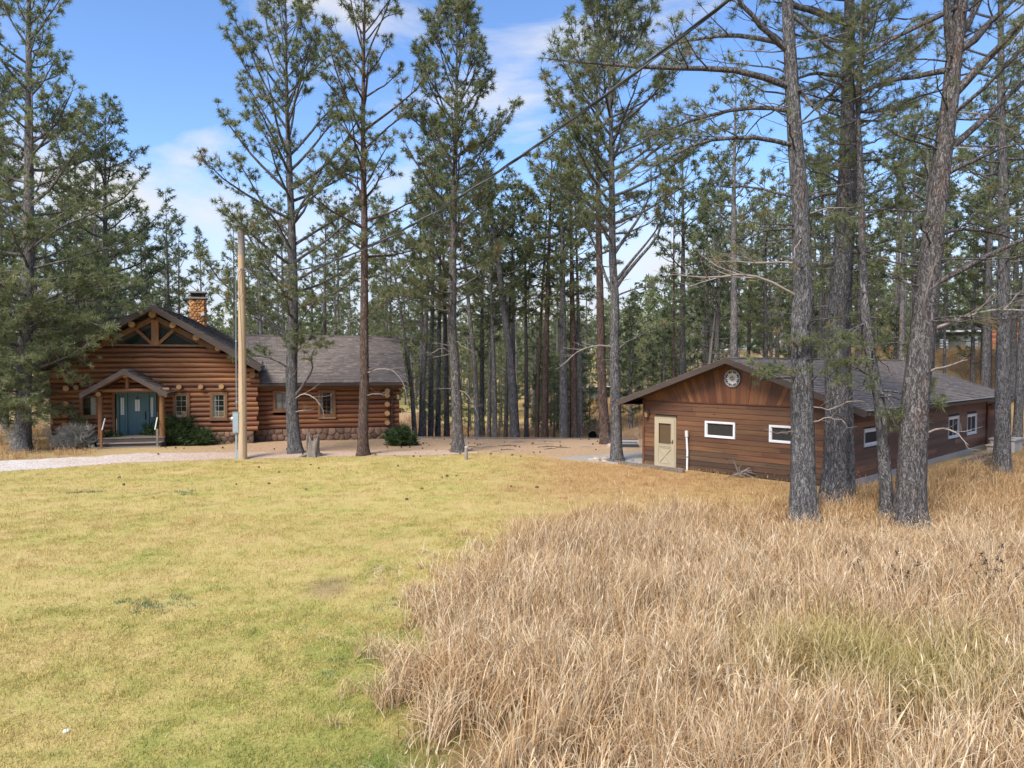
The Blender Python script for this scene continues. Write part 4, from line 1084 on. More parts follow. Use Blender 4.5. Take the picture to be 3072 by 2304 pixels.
def pine(name, label, x, y, H, r0, cb, W, nl, seed, mat='bark_grey', needle='needle', kind='oval', T=None, manual=(), dead=6, el=(-.1, .95), curve=.45,
         dens=3.0, tw=6.0, nn=24, ln=.235, w=.030, S=20, live=1.0, group='pines standing round the two houses', start=.30, parts=True, bare=0, rel=.035, sector=None):
    r = np.random.RandomState(seed)
    z0 = float(gz(x, y))
    e = thing(name, label, 'tree', (x, y, z0), 0, group)
    if T is None:
        a, b_ = r.normal(0, .012 * H, 2); T = np.array([[0, 0, -.3], [0, 0, 0], [a * .25 + r.normal(0, .03), b_ * .25, H * .3], [a * .6 + r.normal(0, .06), b_ * .6, H * .65], [a, b_, H]])
    else:
        T = np.array([[T[0][0], T[0][1], -.3]] + [list(p) for p in T], float)
        if T[-1, 2] < H:
            k = (T[-1] - T[-2]); k = k / max(k[2], .3) * .4; T = np.vstack([T, T[-1] + np.array([k[0], k[1], 1]) * (H - T[-1, 2])])
    tm = trunk_mb(T, r0, H, S, seed=seed, rel=rel)
    # branch collars and broken stubs on the bare bole
    for _ in range(dead):
        z = r.uniform(min(1.6, cb * .5), cb * 1.15); az = r.uniform(0, 6.28); p = trunk_at(T, z); rr = r0 * (1 - z / H) ** .82
        d = np.array([math.cos(az), math.sin(az), r.uniform(-.2, .3)])
        l = r.uniform(.08, .3); tm.tube([p + d * rr * .7, p + d * (rr + l)], [.03, .016], 5)
    cm = MB()
    def add_limb(P, rb, st, lv, ds, ups=.25, mt=mat, nm='branch'):
        P = np.asarray(P, float); n = len(P)
        # rounder path through the control points
        s = np.linspace(0, 1, max(n, 9)); PP = np.array([along(P, q)[0] for q in s]); PP[1:-1] = (PP[:-2] + 2 * PP[1:-1] + PP[2:]) / 4
        PP[1:] += r.normal(0, .018, PP[1:].shape) * np.linspace(.4, 1, len(PP) - 1)[:, None]
        mb = (MB() if parts else tm).tube(PP, rb * (1 - s) ** .7 + .007, 7 if rb > .04 else 5, False)
        TP, TD = spray(mb, r, PP, rb, st, ds, tw, ups, lv, fine=parts)
        if parts: ob(nm, mb, M[mt], e, True)
        tufts(cm, TP, TD, r, ln, nn, w)
    for ml in manual:
        P = np.array(ml['p'], float); P[0] = trunk_at(T, P[0, 2])
        rb = ml.get('r', .05)
        add_limb(P, rb, ml.get('st', .3), ml.get('lv', 1.0), ml.get('ds', dens), ml.get('up', .2), 'dead_wood' if ml.get('lv', 1) == 0 else mat, 'dead_branch' if ml.get('lv', 1) == 0 else 'branch')
    az = r.uniform(0, 6.28)
    for i in range(nl):
        t = ((i + r.uniform(0, 1)) / nl) ** .92
        z = cb + (H * .985 - cb) * t
        az += 2.399 + r.normal(0, .35)
        if sector is not None and abs((az - sector[0] + PI) % (2 * PI) - PI) < sector[1]: az += PI
        L = max(.4, W * profile(t, kind) * r.uniform(.62, 1.18))
        e0 = el[0] + (el[1] - el[0]) * t + r.normal(0, .14)
        p = trunk_at(T, z)
        P = limb_path(r, p, az, e0, L, curve * r.uniform(.5, 1.4))
        rt = r0 * (1 - z / H) ** .82
        add_limb(P, min(rt * .55, .010 + .0135 * L), start if L > 1 else .15, live, dens)
    for i in range(bare):
        z = r.uniform(5.0, min(15.5, H * .75)); a = r.uniform(0, 6.28); L = r.uniform(1.2, 3.2)
        P = limb_path(r, trunk_at(T, z), a, r.uniform(-.1, .5), L, r.uniform(-.5, .5), 7, .12)
        mb = MB().tube(P, np.linspace(.030, .006, len(P)), 5, False); TP, TD = spray(mb, r, P, .028, .3, 2.6, 2.8, .1, .34)
        ob('branch', mb, M[mat], e, True); tufts(cm, TP, TD, r, ln, nn, w)
    for i in range(max(0, dead // 2)):
        z = r.uniform(cb * .45, cb); a = r.uniform(0, 6.28); L = r.uniform(.5, 1.9)
        P = limb_path(r, trunk_at(T, z), a, r.uniform(-.25, .3), L, r.uniform(-.5, .2), 5, .12)
        mb = (MB() if parts else tm).tube(P, np.linspace(.022, .006, len(P)), 5, False); spray(mb, r, P, .02, .4, 1.6, 1.5, 0, 0)
        if parts: ob('dead_branch', mb, M['dead_wood'], e, True)
    ob('trunk', tm, M[mat], e, True)
    ob('crown', cm, M[needle], e)
    return e

D_ = dict
# --- the near pines on the right, stems measured from their feet up
T1 = [(0, 0, 0), (-.02, 0, 2.4), (-.09, 0, 4.95), (-.05, 0, 6.32), (-.15, 0, 8.43), (-.33, 0, 10.52), (-.48, 0, 12.6), (-.54, 0, 13.64)]
pine('pine_tree', 'tall grey pine in dry grass, long limbs reaching toward the wire', 7.72, 19.21, 21, .325, 13.6, 4.2, 26, 101, 'bark_grey', T=T1, S=44, bare=20, dead=10, rel=.03, nn=36, w=.014, ln=.20, el=(.0, .9), manual=[
    D_(p=[(-.42, 0, 11.36), (-1.45, -.16, 11.71), (-2.53, -.32, 11.77), (-3.86, -.48, 11.63), (-5.67, -.64, 11.72), (-6.9, -.8, 11.8)], r=.085, lv=.75, ds=2.3),
    D_(p=[(-.41, 0, 10.73), (-1.11, .2, 10.98), (-1.79, .4, 10.95), (-2.82, .6, 10.72), (-3.31, .8, 10.57), (-4.38, 1, 10.2)], r=.06, lv=.7),
    D_(p=[(-.38, 0, 9.84), (-1.27, -.3, 10.01), (-2.6, -.6, 9.86), (-3.53, -.9, 9.52), (-4.74, -1.2, 8.6)], r=.06, lv=.65),
    D_(p=[(-.5, 0, 12.29), (-1.23, -.25, 12.75), (-1.85, -.5, 13.29), (-2.6, -.7, 14.0)], r=.085, lv=.9),
    D_(p=[(-.51, 0, 12.45), (-1.3, .3, 12.82), (-2.02, .6, 12.98), (-2.75, .9, 13.06), (-3.8, 1.2, 12.86)], r=.07, lv=.8),
    D_(p=[(-.26, 0, 8.48), (-.99, .5, 8.86), (-1.37, 1, 9.04), (-2.3, 1.3, 9.1)], r=.035, lv=.4),
    D_(p=[(-.22, 0, 7.66), (-1.01, -.2, 7.65), (-1.49, -.4, 7.46), (-2.2, -.6, 6.9)], r=.035, lv=.35),
    D_(p=[(-.19, 0, 6.8), (-1.22, .4, 6.85), (-2.19, .8, 6.96)], r=.032, lv=0),
    D_(p=[(-.18, 0, 5.84), (-1.46, -.33, 6.49), (-2.85, -.67, 6.29), (-3.74, -1, 6.4)], r=.04, lv=0),
    D_(p=[(-.31, 0, 13.54), (.26, .23, 13.44), (.87, .47, 13.29), (1.82, .7, 13.18)], r=.08, lv=.8),
    D_(p=[(-.18, 0, 11.51), (.07, -.3, 10.73), (.21, -.6, 10.22)], r=.06, lv=.3),
    D_(p=[(-.25, 0, 13.33), (.06, -.27, 12.64), (.44, -.53, 12.06), (.86, -.8, 11.75)], r=.05, lv=.5),
    D_(p=[(-.1, 0, 3.68), (-.42, -.2, 3.83), (-.79, -.4, 3.92), (-1.15, -.6, 3.98)], r=.028, st=.1, ds=5),
    D_(p=[(-.04, 0, 3.97), (-.27, -.25, 4.36), (-.41, -.5, 4.55)], r=.024, st=.4, ds=7, up=.6),
    D_(p=[(-.19, 0, 3.71), (-.75, -.3, 3.77), (-1.29, -.6, 3.72), (-1.56, -.9, 3.7)], r=.026, st=.35, ds=3),
    D_(p=[(-.1, 0, 3.5), (.3, -.35, 3.9), (.5, -.5, 4.4)], r=.024, st=.2, ds=4),
    D_(p=[(-.1, 0, 2.3), (-.6, -.25, 2.36), (-.92, -.5, 2.32)], r=.014, lv=0), D_(p=[(0, 0, 3.1), (.6, -.3, 2.9), (1.0, -.5, 3.2)], r=.016, lv=0), D_(p=[(0, 0, 2.5), (.5, -.35, 2.75), (.9, -.5, 2.65)], r=.014, lv=0)])
T3 = [(0, 0, 0), (.02, 0, 1.2), (.08, 0, 3.19), (.28, 0, 5.2), (.47, 0, 7.21), (.67, 0, 9.2), (.85, 0, 10.69), (.93, 0, 11.67), (1.04, 0, 12.66), (1.08, 0, 13.15)]
pine('pine_tree', 'stout leaning pine with rust-coloured bark plates and heavy rising limbs', 10.03, 18.22, 20, .36, 13.0, 4.2, 22, 103, 'bark_mid', T=T3, S=44, bare=20, dead=9, rel=.03, nn=36, w=.014, ln=.20, el=(.1, .9), manual=[
    D_(p=[(.54, 0, 6.06), (1.11, -.12, 6.44), (1.72, -.25, 6.82), (2.49, -.38, 7.19), (3.9, -.5, 7.8)], r=.075, lv=.5, st=.55),
    D_(p=[(.82, 0, 9.35), (1.38, .15, 9.84), (2.07, .3, 10.49), (3, .45, 11.38), (4.4, .6, 12.2)], r=.09, lv=.6, st=.5),
    D_(p=[(.83, 0, 8.8), (1.23, -.27, 9.07), (1.69, -.53, 9.34), (2.2, -.8, 9.4)], r=.06, lv=.2),
    D_(p=[(.98, 0, 11.87), (1.6, .17, 12.24), (2.11, .33, 12.86), (3, .5, 13.6)], r=.11, lv=.8), D_(p=[(.92, 0, 10.73), (1.48, -.2, 11.44), (1.83, -.4, 11.84), (2.24, -.6, 12.42), (3.0, -.8, 13.2)], r=.11, lv=.7),
    D_(p=[(1, 0, 12.12), (1.31, .1, 12.56), (1.71, .2, 13.25), (2.0, .3, 14.2)], r=.09), D_(p=[(.83, 0, 11.62), (.66, -.15, 12.59), (.53, -.3, 13.48), (.4, -.3, 14.6)], r=.12, lv=.9, st=.6),
    D_(p=[(.84, 0, 11.43), (.06, .27, 11.36), (-.51, .53, 11.36), (-1.2, .8, 11.05)], r=.075, lv=.9), D_(p=[(.99, 0, 13), (-.25, -.27, 12.34), (-.92, -.53, 11.93), (-1.39, -.8, 11.58), (-2.1, -.9, 11.2)], r=.07, lv=.9),
    D_(p=[(.59, 0, 9.4), (.03, -.2, 9.58), (-.38, -.4, 9.57), (-1.1, -.5, 9.9)], r=.03, lv=.5), D_(p=[(.33, 0, 4.9), (1.38, -.2, 5.39), (1.94, -.4, 5.47), (2.8, -.6, 5.41)], r=.04, lv=0),
    D_(p=[(.16, 0, 3.84), (.41, -.3, 4.01), (.56, -.6, 4.09), (.9, -.8, 4.25)], r=.035, lv=0), D_(p=[(.04, 0, 2.28), (.43, -.2, 2.47), (.62, -.4, 2.6), (.75, -.6, 2.48), (.95, -.8, 2.2)], r=.028, lv=0),
    D_(p=[(.52, 0, 7.26), (.96, .23, 7.5), (1.6, .45, 7.59), (2.37, .68, 7.53), (3.31, .9, 7.36)], r=.05, lv=.3), D_(p=[(.4, 0, 10.2), (1.5, -.9, 11.0), (2.2, -1.3, 11.9)], r=.05, lv=.9), D_(p=[(.2, 0, 5.0), (.0, -.5, 5.7), (.1, -.8, 6.6)], r=.02, lv=0)])
T2 = [(0, 0, 0), (.06, 0, 1.5), (.03, 0, 5.04), (.2, 0, 7.73), (.29, 0, 10.64), (.29, 0, 12.95), (.3, 0, 14.67)]
pine('pine_tree', 'broad dark grey pine close to the garage corner', 9.46, 21.29, 21, .355, 11.4, 3.6, 28, 102, 'bark_grey', T=T2, S=40, bare=18, dead=12, rel=.035, nn=32, w=.015, ln=.20, el=(-.05, .9), manual=[
    D_(p=[(.19, 0, 13.93), (-.46, .2, 14.43), (-.97, .4, 14.7), (-1.79, .6, 14.91)], r=.08), D_(p=[(.21, 0, 12.4), (-.61, -.2, 12.49), (-1.26, -.4, 12.3), (-2.19, -.6, 12.03)], r=.06),
    D_(p=[(.35, 0, 12.54), (1.06, .25, 12.59), (1.71, .5, 12.92), (2.3, .5, 13.3)], r=.05), D_(p=[(.23, 0, 13.01), (-.63, -.5, 13.13), (-1.4, -1, 13.58)], r=.05), D_(p=[(.22, 0, 9.13), (-.26, .25, 9.13), (-.69, .5, 8.95), (-1.4, .7, 8.8)], r=.035, lv=.6),
    D_(p=[(.33, 0, 11.45), (1.15, -.4, 11.31), (1.68, -.8, 11.51)], r=.045), D_(p=[(.2, 0, 9.9), (-.5, -.7, 9.7), (-1.0, -1.2, 9.5)], r=.04, ds=3), D_(p=[(.1, 0, 4.3), (-.4, -.6, 4.5), (-.7, -.9, 4.9)], r=.022, st=.3, ds=4), D_(p=[(0, 0, 3.0), (.5, -.7, 3.1), (.8, -.9, 2.7)], r=.02, lv=0), D_(p=[(0, 0, 4.6), (.6, -.5, 5.3), (.9, -.6, 5.6)], r=.022, lv=0), D_(p=[(.1, 0, 5.9), (.7, -.6, 6.2), (1.2, -.7, 5.9)], r=.022, lv=.4)])
pine('pine_tree', 'slim grey stem growing against the broad pine near the garage corner', 10.14, 21.75, 17, .15, 8.5, 2.4, 24, 112, 'bark_grey', S=18, dead=8, nn=28, w=.016, T=[(0, 0, 0), (-.02, 0, 2), (-.1, .1, 5), (.1, .2, 9), (.3, .2, 13)])
T3B = [(0, 0, 0), (-.21, 0, 2.88), (-.44, 0, 4.06), (-.63, 0, 4.99), (-.75, 0, 6.84), (-.84, 0, 9.45), (-.94, 0, 11.01), (-.87, 0, 12.05)]
pine('pine_tree', 'slender leaning pine with drooping green low limbs before the garage side wall', 9.94, 19.13, 15, .165, 9.2, 1.9, 22, 104, 'bark_grey', T=T3B, S=24, dead=8, nn=46, w=.012, ln=.21, manual=[
    D_(p=[(-.68, 0, 7.1), (-.31, -.25, 7.32), (-.13, -.5, 7.33)], r=.03, ds=5, st=.2), D_(p=[(-.7, 0, 6.99), (-1.14, -.25, 7.21), (-1.57, -.5, 7.73)], r=.03, ds=4, st=.2), D_(p=[(-.74, 0, 7.88), (-.15, .3, 8.26), (.44, .6, 8.33)], r=.03, ds=4, st=.3),
    D_(p=[(-.31, 0, 3.41), (.06, -.2, 3.42), (.39, -.4, 3.31), (.59, -.6, 3.49)], r=.028, ds=6, st=.25), D_(p=[(-.31, 0, 3.47), (-.12, -.27, 3.19), (.04, -.53, 2.85), (.12, -.8, 2.64)], r=.028, ds=6, st=.3), D_(p=[(-.37, 0, 3.77), (-.82, -.25, 3.92), (-1.35, -.5, 4.12)], r=.026, ds=5, st=.3),
    D_(p=[(-.34, 0, 3.62), (-.8, -.45, 3.54), (-1.36, -.9, 3.58)], r=.026, ds=4, st=.3), D_(p=[(-.31, 0, 3.32), (-.1, -.13, 2.89), (.04, -.27, 2.45), (.23, -.4, 2.2)], r=.024, ds=6, st=.3), D_(p=[(-.4, 0, 3.97), (-.59, -.25, 4.36), (-.66, -.5, 4.58)], r=.024, ds=6, st=.3, up=.5), D_(p=[(-.31, 0, 3.41), (.39, -.4, 3.08), (.88, -.8, 3.07)], r=.024, ds=4, st=.45),
    D_(p=[(-.5, 0, 4.6), (.1, -.3, 4.7), (.5, -.5, 4.3)], r=.024, ds=4, st=.35), D_(p=[(-.6, 0, 5.2), (-1.2, -.3, 5.0), (-1.6, -.5, 4.6)], r=.024, ds=4, st=.4)])
pine('pine_tree', 'straight grey pine standing at the back corner of the garage', 19.02, 28.11, 23, .285, 10.5, 3.6, 40, 105, 'bark_grey', T=[(0, 0, 0), (-.03, 0, 5), (-.1, 0, 10), (-.3, 0, 15), (-.4, 0, 20)], S=28, dead=14, bare=12, nn=24, w=.024)
pine('pine_tree', 'straight pine on the bare slope beyond the back corner of the garage', 25.89, 37.16, 21, .22, 9.5, 3.2, 34, 106, 'bark_grey', S=18, dead=10, nn=20, w=.03)

# --- the pines on the lawn edge in front of the log house
pine('pine_tree', 'forked grey pine beside the split stump before the log house wing', -10.11, 33.77, 20.5, .30, 5.4, 6.1, 56, 107, 'bark_grey', kind='round', T=[(0, 0, 0), (-.1, 0, 1.5), (-.16, 0, 3.5), (-.05, 0, 5.5), (-.02, 0, 8), (-.12, 0, 12), (-.25, 0, 16), (-.3, 0, 20)], S=28, dead=5, el=(.30, 1.12), curve=.35, dens=3.0, start=.46, tw=4.2, nn=34, w=.028, ln=.27, manual=[
    D_(p=[(-.1, 0, 2.5), (.35, -.2, 3.05), (.95, -.35, 3.85), (1.0, -.4, 4.25), (.75, -.4, 4.5), (1.1, -.4, 4.9)], r=.075, lv=.5, st=.6, ds=4), D_(p=[(-.1, 0, 2.4), (.5, -.4, 2.9), (1.1, -.6, 2.65), (1.5, -.7, 2.2), (1.55, -.7, 1.75)], r=.03, lv=0), D_(p=[(-.1, 0, 1.9), (.5, -.5, 2.05), (.95, -.7, 2.1)], r=.02, lv=0),
    D_(p=[(-.12, 0, 3.9), (-.8, -.4, 4.4), (-1.6, -.6, 4.6), (-2.2, -.7, 4.4)], r=.04, ds=3.5), D_(p=[(-.1, 0, 4.4), (.5, -.6, 5.0), (1.2, -.8, 5.1), (1.7, -.9, 4.9)], r=.04, ds=4), D_(p=[(-.1, 0, 4.7), (-.7, .3, 5.6), (-1.9, .4, 6.4), (-3.0, .5, 6.6)], r=.07), D_(p=[(-.05, 0, 5.2), (-1.0, -.2, 6.2), (-2.2, -.4, 7.0), (-3.4, -.5, 8.2), (-4.1, -.5, 9.3)], r=.075, ds=3), D_(p=[(-.1, 0, 4.1), (.2, -.5, 4.7), (.4, -.8, 5.5)], r=.03, ds=5)])
pine('pine_tree', 'tall straight rust-tinged pine before the log house wing roof', -6.82, 33.02, 23, .235, 8.6, 4.9, 46, 108, 'bark_red', kind='round', T=[(0, 0, 0), (.1, 0, 3), (.12, 0, 6), (.15, 0, 10), (.1, 0, 15), (.2, 0, 20)], S=24, dead=9, el=(.38, 1.15), curve=.25, dens=2.8, start=.48, tw=3.9, nn=34, w=.028, ln=.27, manual=[
    D_(p=[(.1, 0, 3.7), (.9, -.3, 4.0), (1.6, -.5, 3.9), (2.0, -.6, 3.3), (2.1, -.6, 2.6)], r=.022, lv=0), D_(p=[(.1, 0, 2.7), (.7, -.4, 2.85), (1.2, -.6, 2.8)], r=.016, lv=0), D_(p=[(.1, 0, 6.1), (.9, -.4, 6.7), (1.7, -.5, 7.4)], r=.03, lv=.3)])
pine('pine_tree', 'rough-barked pine at the lawn corner with a small marker post at its foot', -2.53, 34.16, 20.5, .265, 6.4, 4.6, 56, 109, 'bark_mid', kind='round', T=[(0, 0, 0), (-.1, 0, 3), (-.28, 0, 6), (-.2, 0, 11), (-.05, 0, 16), (-.03, 0, 20)], S=24, dead=14, el=(.2, 1.15), curve=.45, dens=3.1, start=.36, tw=4.6, nn=34, w=.028, ln=.27, manual=[D_(p=[(-.2, 0, 4.6), (-.7, -.4, 4.95), (-1.3, -.6, 4.6)], r=.02, lv=0), D_(p=[(-.1, 0, 2.9), (.4, -.4, 2.9), (.8, -.6, 2.2), (1.0, -.6, 1.6)], r=.016, lv=0), D_(p=[(-.2, 0, 6.8), (-1.2, -.3, 7.2), (-2.2, -.5, 7.2), (-3.1, -.6, 7.6)], r=.045, lv=.7)])
TD_ = [(0, 0, 0), (-.02, 0, 1.5), (-.06, 0, 2.74), (-.12, 0, 5.16), (-.09, 0, 6.94), (-.22, 0, 8.84), (-.24, 0, 11.86), (-.31, 0, 14.88), (-.43, 0, 17.87)]
pine('pine_tree', 'pine on the concrete pad corner with pale limbs forking upward from mid height', 4.44, 30.74, 20, .245, 9.0, 5.4, 54, 110, 'bark_grey', kind='round', T=TD_, S=26, dead=6, el=(.2, 1.1), curve=.45, dens=3.1, start=.38, tw=4.6, nn=34, w=.028, ln=.27, manual=[
    D_(p=[(-.13, 0, 7.32), (.71, -.17, 8.51), (1.44, -.33, 9.16), (1.78, -.5, 9.88), (2.0, -.5, 11.2)], r=.085, lv=.5, st=.6), D_(p=[(-.1, 0, 7.6), (.74, 0, 8.7), (1.53, .15, 9.62), (2.13, .3, 10.57)], r=.07, lv=.4, st=.6), D_(p=[(-.21, 0, 8.69), (.38, .15, 9.55), (1.09, .3, 10.57), (1.5, .45, 11.37), (1.52, .6, 12.79)], r=.07, lv=.7, st=.5),
    D_(p=[(-.2, 0, 6.94), (-.6, .18, 8.1), (-.82, .35, 9.05), (-1.19, .52, 9.84), (-1.48, .7, 10.88)], r=.07, lv=.5, st=.5), D_(p=[(-.25, 0, 9.98), (-.96, -.2, 10.69), (-1.96, -.4, 11.32), (-2.87, -.6, 11.94), (-3.7, -.8, 12.4)], r=.055), D_(p=[(-.09, 0, 7.02), (.72, -.17, 7.38), (1.45, -.33, 7.44), (2.3, -.5, 7.0)], r=.035, lv=.1),
    D_(p=[(-.1, 0, 4.9), (-.8, -.3, 5.0), (-1.6, -.4, 4.8), (-2.5, -.5, 4.0)], r=.03, lv=0), D_(p=[(-.1, 0, 4.7), (.5, -.2, 5.2), (1.3, -.3, 5.5), (2.3, -.4, 5.9)], r=.035, lv=.5)])
pine('pine_tree', 'leaning rust-barked pine behind the concrete pad by the end of the timber wall', 4.92, 37.79, 21, .27, 9.0, 3.6, 36, 111, 'bark_red', T=[(0, 0, 0), (-.2, 0, 2), (-.3, 0, 5), (-.36, 0, 8), (-.5, 0, 14)], S=22, dead=9, el=(.1, 1.0), nn=20, w=.034, dens=2.6)

# --- the big full pines beside the log house
rq = random.Random(8)
LOW = []
for i in range(20):
    z = 1.7 + 5.2 * i / 20 + rq.uniform(-.2, .2); a = 2.4 * i + rq.uniform(-.4, .4); L = rq.uniform(3.0, 4.9) * (.72 + .28 * i / 20); c, s_ = math.cos(a), math.sin(a)
    LOW.append(D_(p=[(0, 0, z), (c * L * .35, s_ * L * .35, z + .35), (c * L * .7, s_ * L * .7, z + .15), (c * L, s_ * L, z - rq.uniform(-.2, .5))], r=.045, ds=3.6, st=.25))
for i in range(12):
    z = 1.9 + .5 * i; a = -1.25 + rq.uniform(-.75, .9); L = rq.uniform(1.8, 3.4); c, s_ = math.cos(a), math.sin(a)
    LOW.append(D_(p=[(0, 0, z), (c * L * .4, s_ * L * .4, z + .2), (c * L * .75, s_ * L * .75, z), (c * L, s_ * L, z - .35)], r=.035, ds=4, st=.2))
pine('pine_tree', 'big full green pine overhanging the near corner of the log house roof', -23.4, 34.6, 25.5, .36, 1.9, 5.6, 88, 120, 'bark_far', 'needle_blue', 'full', T=[(0, 0, 0), (.2, 0, 4), (.5, 0, 10), (.7, 0, 22)], S=22, dead=8, el=(-.08, .85), curve=.7, dens=3.0, tw=5.4, nn=24, w=.032, ln=.26, start=.30, manual=[
    D_(p=[(.4, 0, 6.2), (1.8, -.2, 6.9), (3.4, -.2, 7.2), (4.9, -.1, 6.9), (5.7, 0, 6.6)], r=.07, ds=3.6), D_(p=[(.4, 0, 5.4), (1.9, .0, 5.9), (3.2, .2, 5.7), (4.2, .2, 5.2)], r=.06, ds=3.6), D_(p=[(.2, 0, 5.0), (1.3, -.4, 5.2), (2.2, -.5, 4.4), (2.5, -.5, 3.7), (3.2, -.5, 3.2)], r=.05, ds=4, st=.6), D_(p=[(.2, 0, 5.2), (1.6, -.5, 5.0), (3.0, -.6, 4.6), (3.6, -.6, 4.0)], r=.035, lv=.15),
    D_(p=[(.4, 0, 7.2), (2, -.3, 8.0), (3.9, -.3, 8.4), (5.0, -.3, 8.2)], r=.06, ds=3.4), D_(p=[(.5, 0, 9.5), (2.2, -.3, 10.6), (4.0, -.4, 11.2), (5.4, -.4, 12.2)], r=.06, ds=3), D_(p=[(.5, 0, 8.6), (2.5, .3, 9.2), (4.4, .4, 9.8), (5.2, .4, 10.0)], r=.06, ds=3), D_(p=[(.5, 0, 6.6), (2.2, -.5, 7.5), (4.2, -.6, 7.6), (5.9, -.6, 7.9)], r=.06, ds=4), D_(p=[(.4, 0, 5.8), (2.0, -.6, 6.3), (3.6, -.7, 6.2), (4.6, -.7, 5.7)], r=.05, ds=4.5)] + LOW)
pine('pine_tree', 'full green pine half out of view beside the overhanging pine', -27.2, 36.6, 25, .27, 3.0, 5.2, 60, 121, 'bark_far', 'needle_blue', 'full', S=16, dead=4, el=(-.1, .75), dens=2.8, tw=5.6, nn=18, w=.042, ln=.28)
pine('pine_tree', 'grey-stemmed pine just behind the overhanging pine, nearer the house wall', -22.3, 40.2, 18.5, .25, 4.0, 4.2, 48, 122, 'bark_grey', 'needle_blue', 'full', S=18, dead=6, el=(-.1, .8), dens=2.8, tw=5.6, nn=18, w=.042, ln=.28)
# ------------------------------------------------------------------ pines along the timber wall and behind the garage, each by itself
LO = D_(nn=15, w=.058, ln=.33, dens=2.3, tw=4.2, parts=False, start=.28)
wl_ = 'pines standing in a row beyond the timber wall'
ordn = ['first', 'second', 'third', 'fourth', 'fifth', 'sixth', 'seventh', 'eighth', 'ninth', 'tenth', 'eleventh', 'twelfth', 'thirteenth', 'fourteenth', 'fifteenth', 'sixteenth']
#   x at the wall, y, radius, lean of the top, bark
row = [(-5.85, 44.2, .16, -2.0, 'bark_far'), (-5.5, 45.5, .22, .9, 'bark_far'), (-4.95, 46.5, .18, .4, 'bark_grey'), (-4.5, 47.5, .19, .3, 'bark_grey'), (-3.95, 48.5, .20, -.4, 'bark_mid'), (-2.06, 44.6, .19, -1.7, 'bark_far'),
       (-1.40, 47.0, .15, .3, 'bark_far'), (-1.02, 44.4, .17, -.5, 'bark_far'), (-.4, 46.5, .14, .6, 'bark_mid'), (.23, 44.0, .31, -2.3, 'bark_grey'), (.88, 45.5, .16, -.1, 'bark_mid'), (1.50, 45.0, .14, .7, 'bark_red'), (1.97, 44.5, .23, .5, 'bark_red'), (3.15, 43.8, .30, -.2, 'bark_grey'), (3.75, 44.6, .25, -.3, 'bark_red'), (4.15, 46.0, .18, -.4, 'bark_far')]
for i, (x, y, r0, ln_, bk_) in enumerate(row):
    rr = random.Random(200 + i); H = rr.uniform(18, 22) if r0 > .17 else rr.uniform(15, 18)
    desc = {'bark_far': 'dark', 'bark_grey': 'grey', 'bark_mid': 'brown', 'bark_red': 'rusty'}[bk_]
    thick = 'thick' if r0 > .25 else 'slim' if r0 < .17 else 'straight'
    if abs(ln_) > 1.5: thick = 'leaning'
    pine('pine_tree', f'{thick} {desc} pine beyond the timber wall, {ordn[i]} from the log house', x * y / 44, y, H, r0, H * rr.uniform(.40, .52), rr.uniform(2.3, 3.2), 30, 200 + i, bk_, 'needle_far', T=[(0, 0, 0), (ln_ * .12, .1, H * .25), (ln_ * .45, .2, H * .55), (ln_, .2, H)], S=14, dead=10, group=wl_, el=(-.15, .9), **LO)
gb = 'tall pines behind the cedar garage'
for x, y, r0, H, bk_, lab in ((13.1, 43.2, .28, 22, 'bark_far', 'thick dark-stemmed pine rising behind the garage peak'), (10.9, 46.2, .25, 19, 'bark_mid', 'brown pine behind the left slope of the garage roof, wider of two'), (9.8, 44.1, .11, 17, 'bark_red', 'very thin reddish pine beside the brown one behind the garage roof'),
                             (21.5, 47, .26, 22, 'bark_far', 'dark pine standing behind the middle of the garage ridge'), (25.5, 44.5, .25, 21, 'bark_far', 'dark pine behind the garage between the two leaning stems'), (30.6, 47, .3, 21, 'bark_grey', 'heavy grey pine rising behind the far end of the garage roof'), (32.2, 49, .2, 19, 'bark_red', 'rust-barked pine near the orange house beyond the garage'), (28.6, 48, .11, 15, 'bark_grey', 'thin pale pine stem on the slope behind the garage roof')):
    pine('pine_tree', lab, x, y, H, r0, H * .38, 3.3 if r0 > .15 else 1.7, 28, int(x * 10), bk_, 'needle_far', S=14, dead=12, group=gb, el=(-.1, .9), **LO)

# ------------------------------------------------------------------ the woods behind: a few kinds, then copies
kinds = []
KSPEC = [(19, .22, .40, 2.7, 26, 'oval', 'bark_far'), (17, .17, .33, 2.3, 26, 'oval', 'bark_mid'), (20, .24, .50, 2.8, 24, 'oval', 'bark_grey'), (16, .18, .15, 2.5, 38, 'full', 'bark_far'), (18, .20, .26, 2.7, 32, 'full', 'bark_mid')]
YSPEC = [(8.5, .13, .10, 1.7, 30, 'full', 'bark_far'), (6.5, .10, .08, 1.4, 26, 'full', 'bark_mid')]
def copy_tree(e, x, y, rz, k, label, group):
    c = e.copy(); COL.objects.link(c); c.location = (x, y, float(gz(x, y))); c.rotation_euler = (0, 0, rz); c.scale = (k * 1.0, k * 1.0, k); c['label'] = label; c['group'] = group
    for ch in e.children:
        d = ch.copy(); COL.objects.link(d); d.parent = c
    return c
rb_ = random.Random(77)
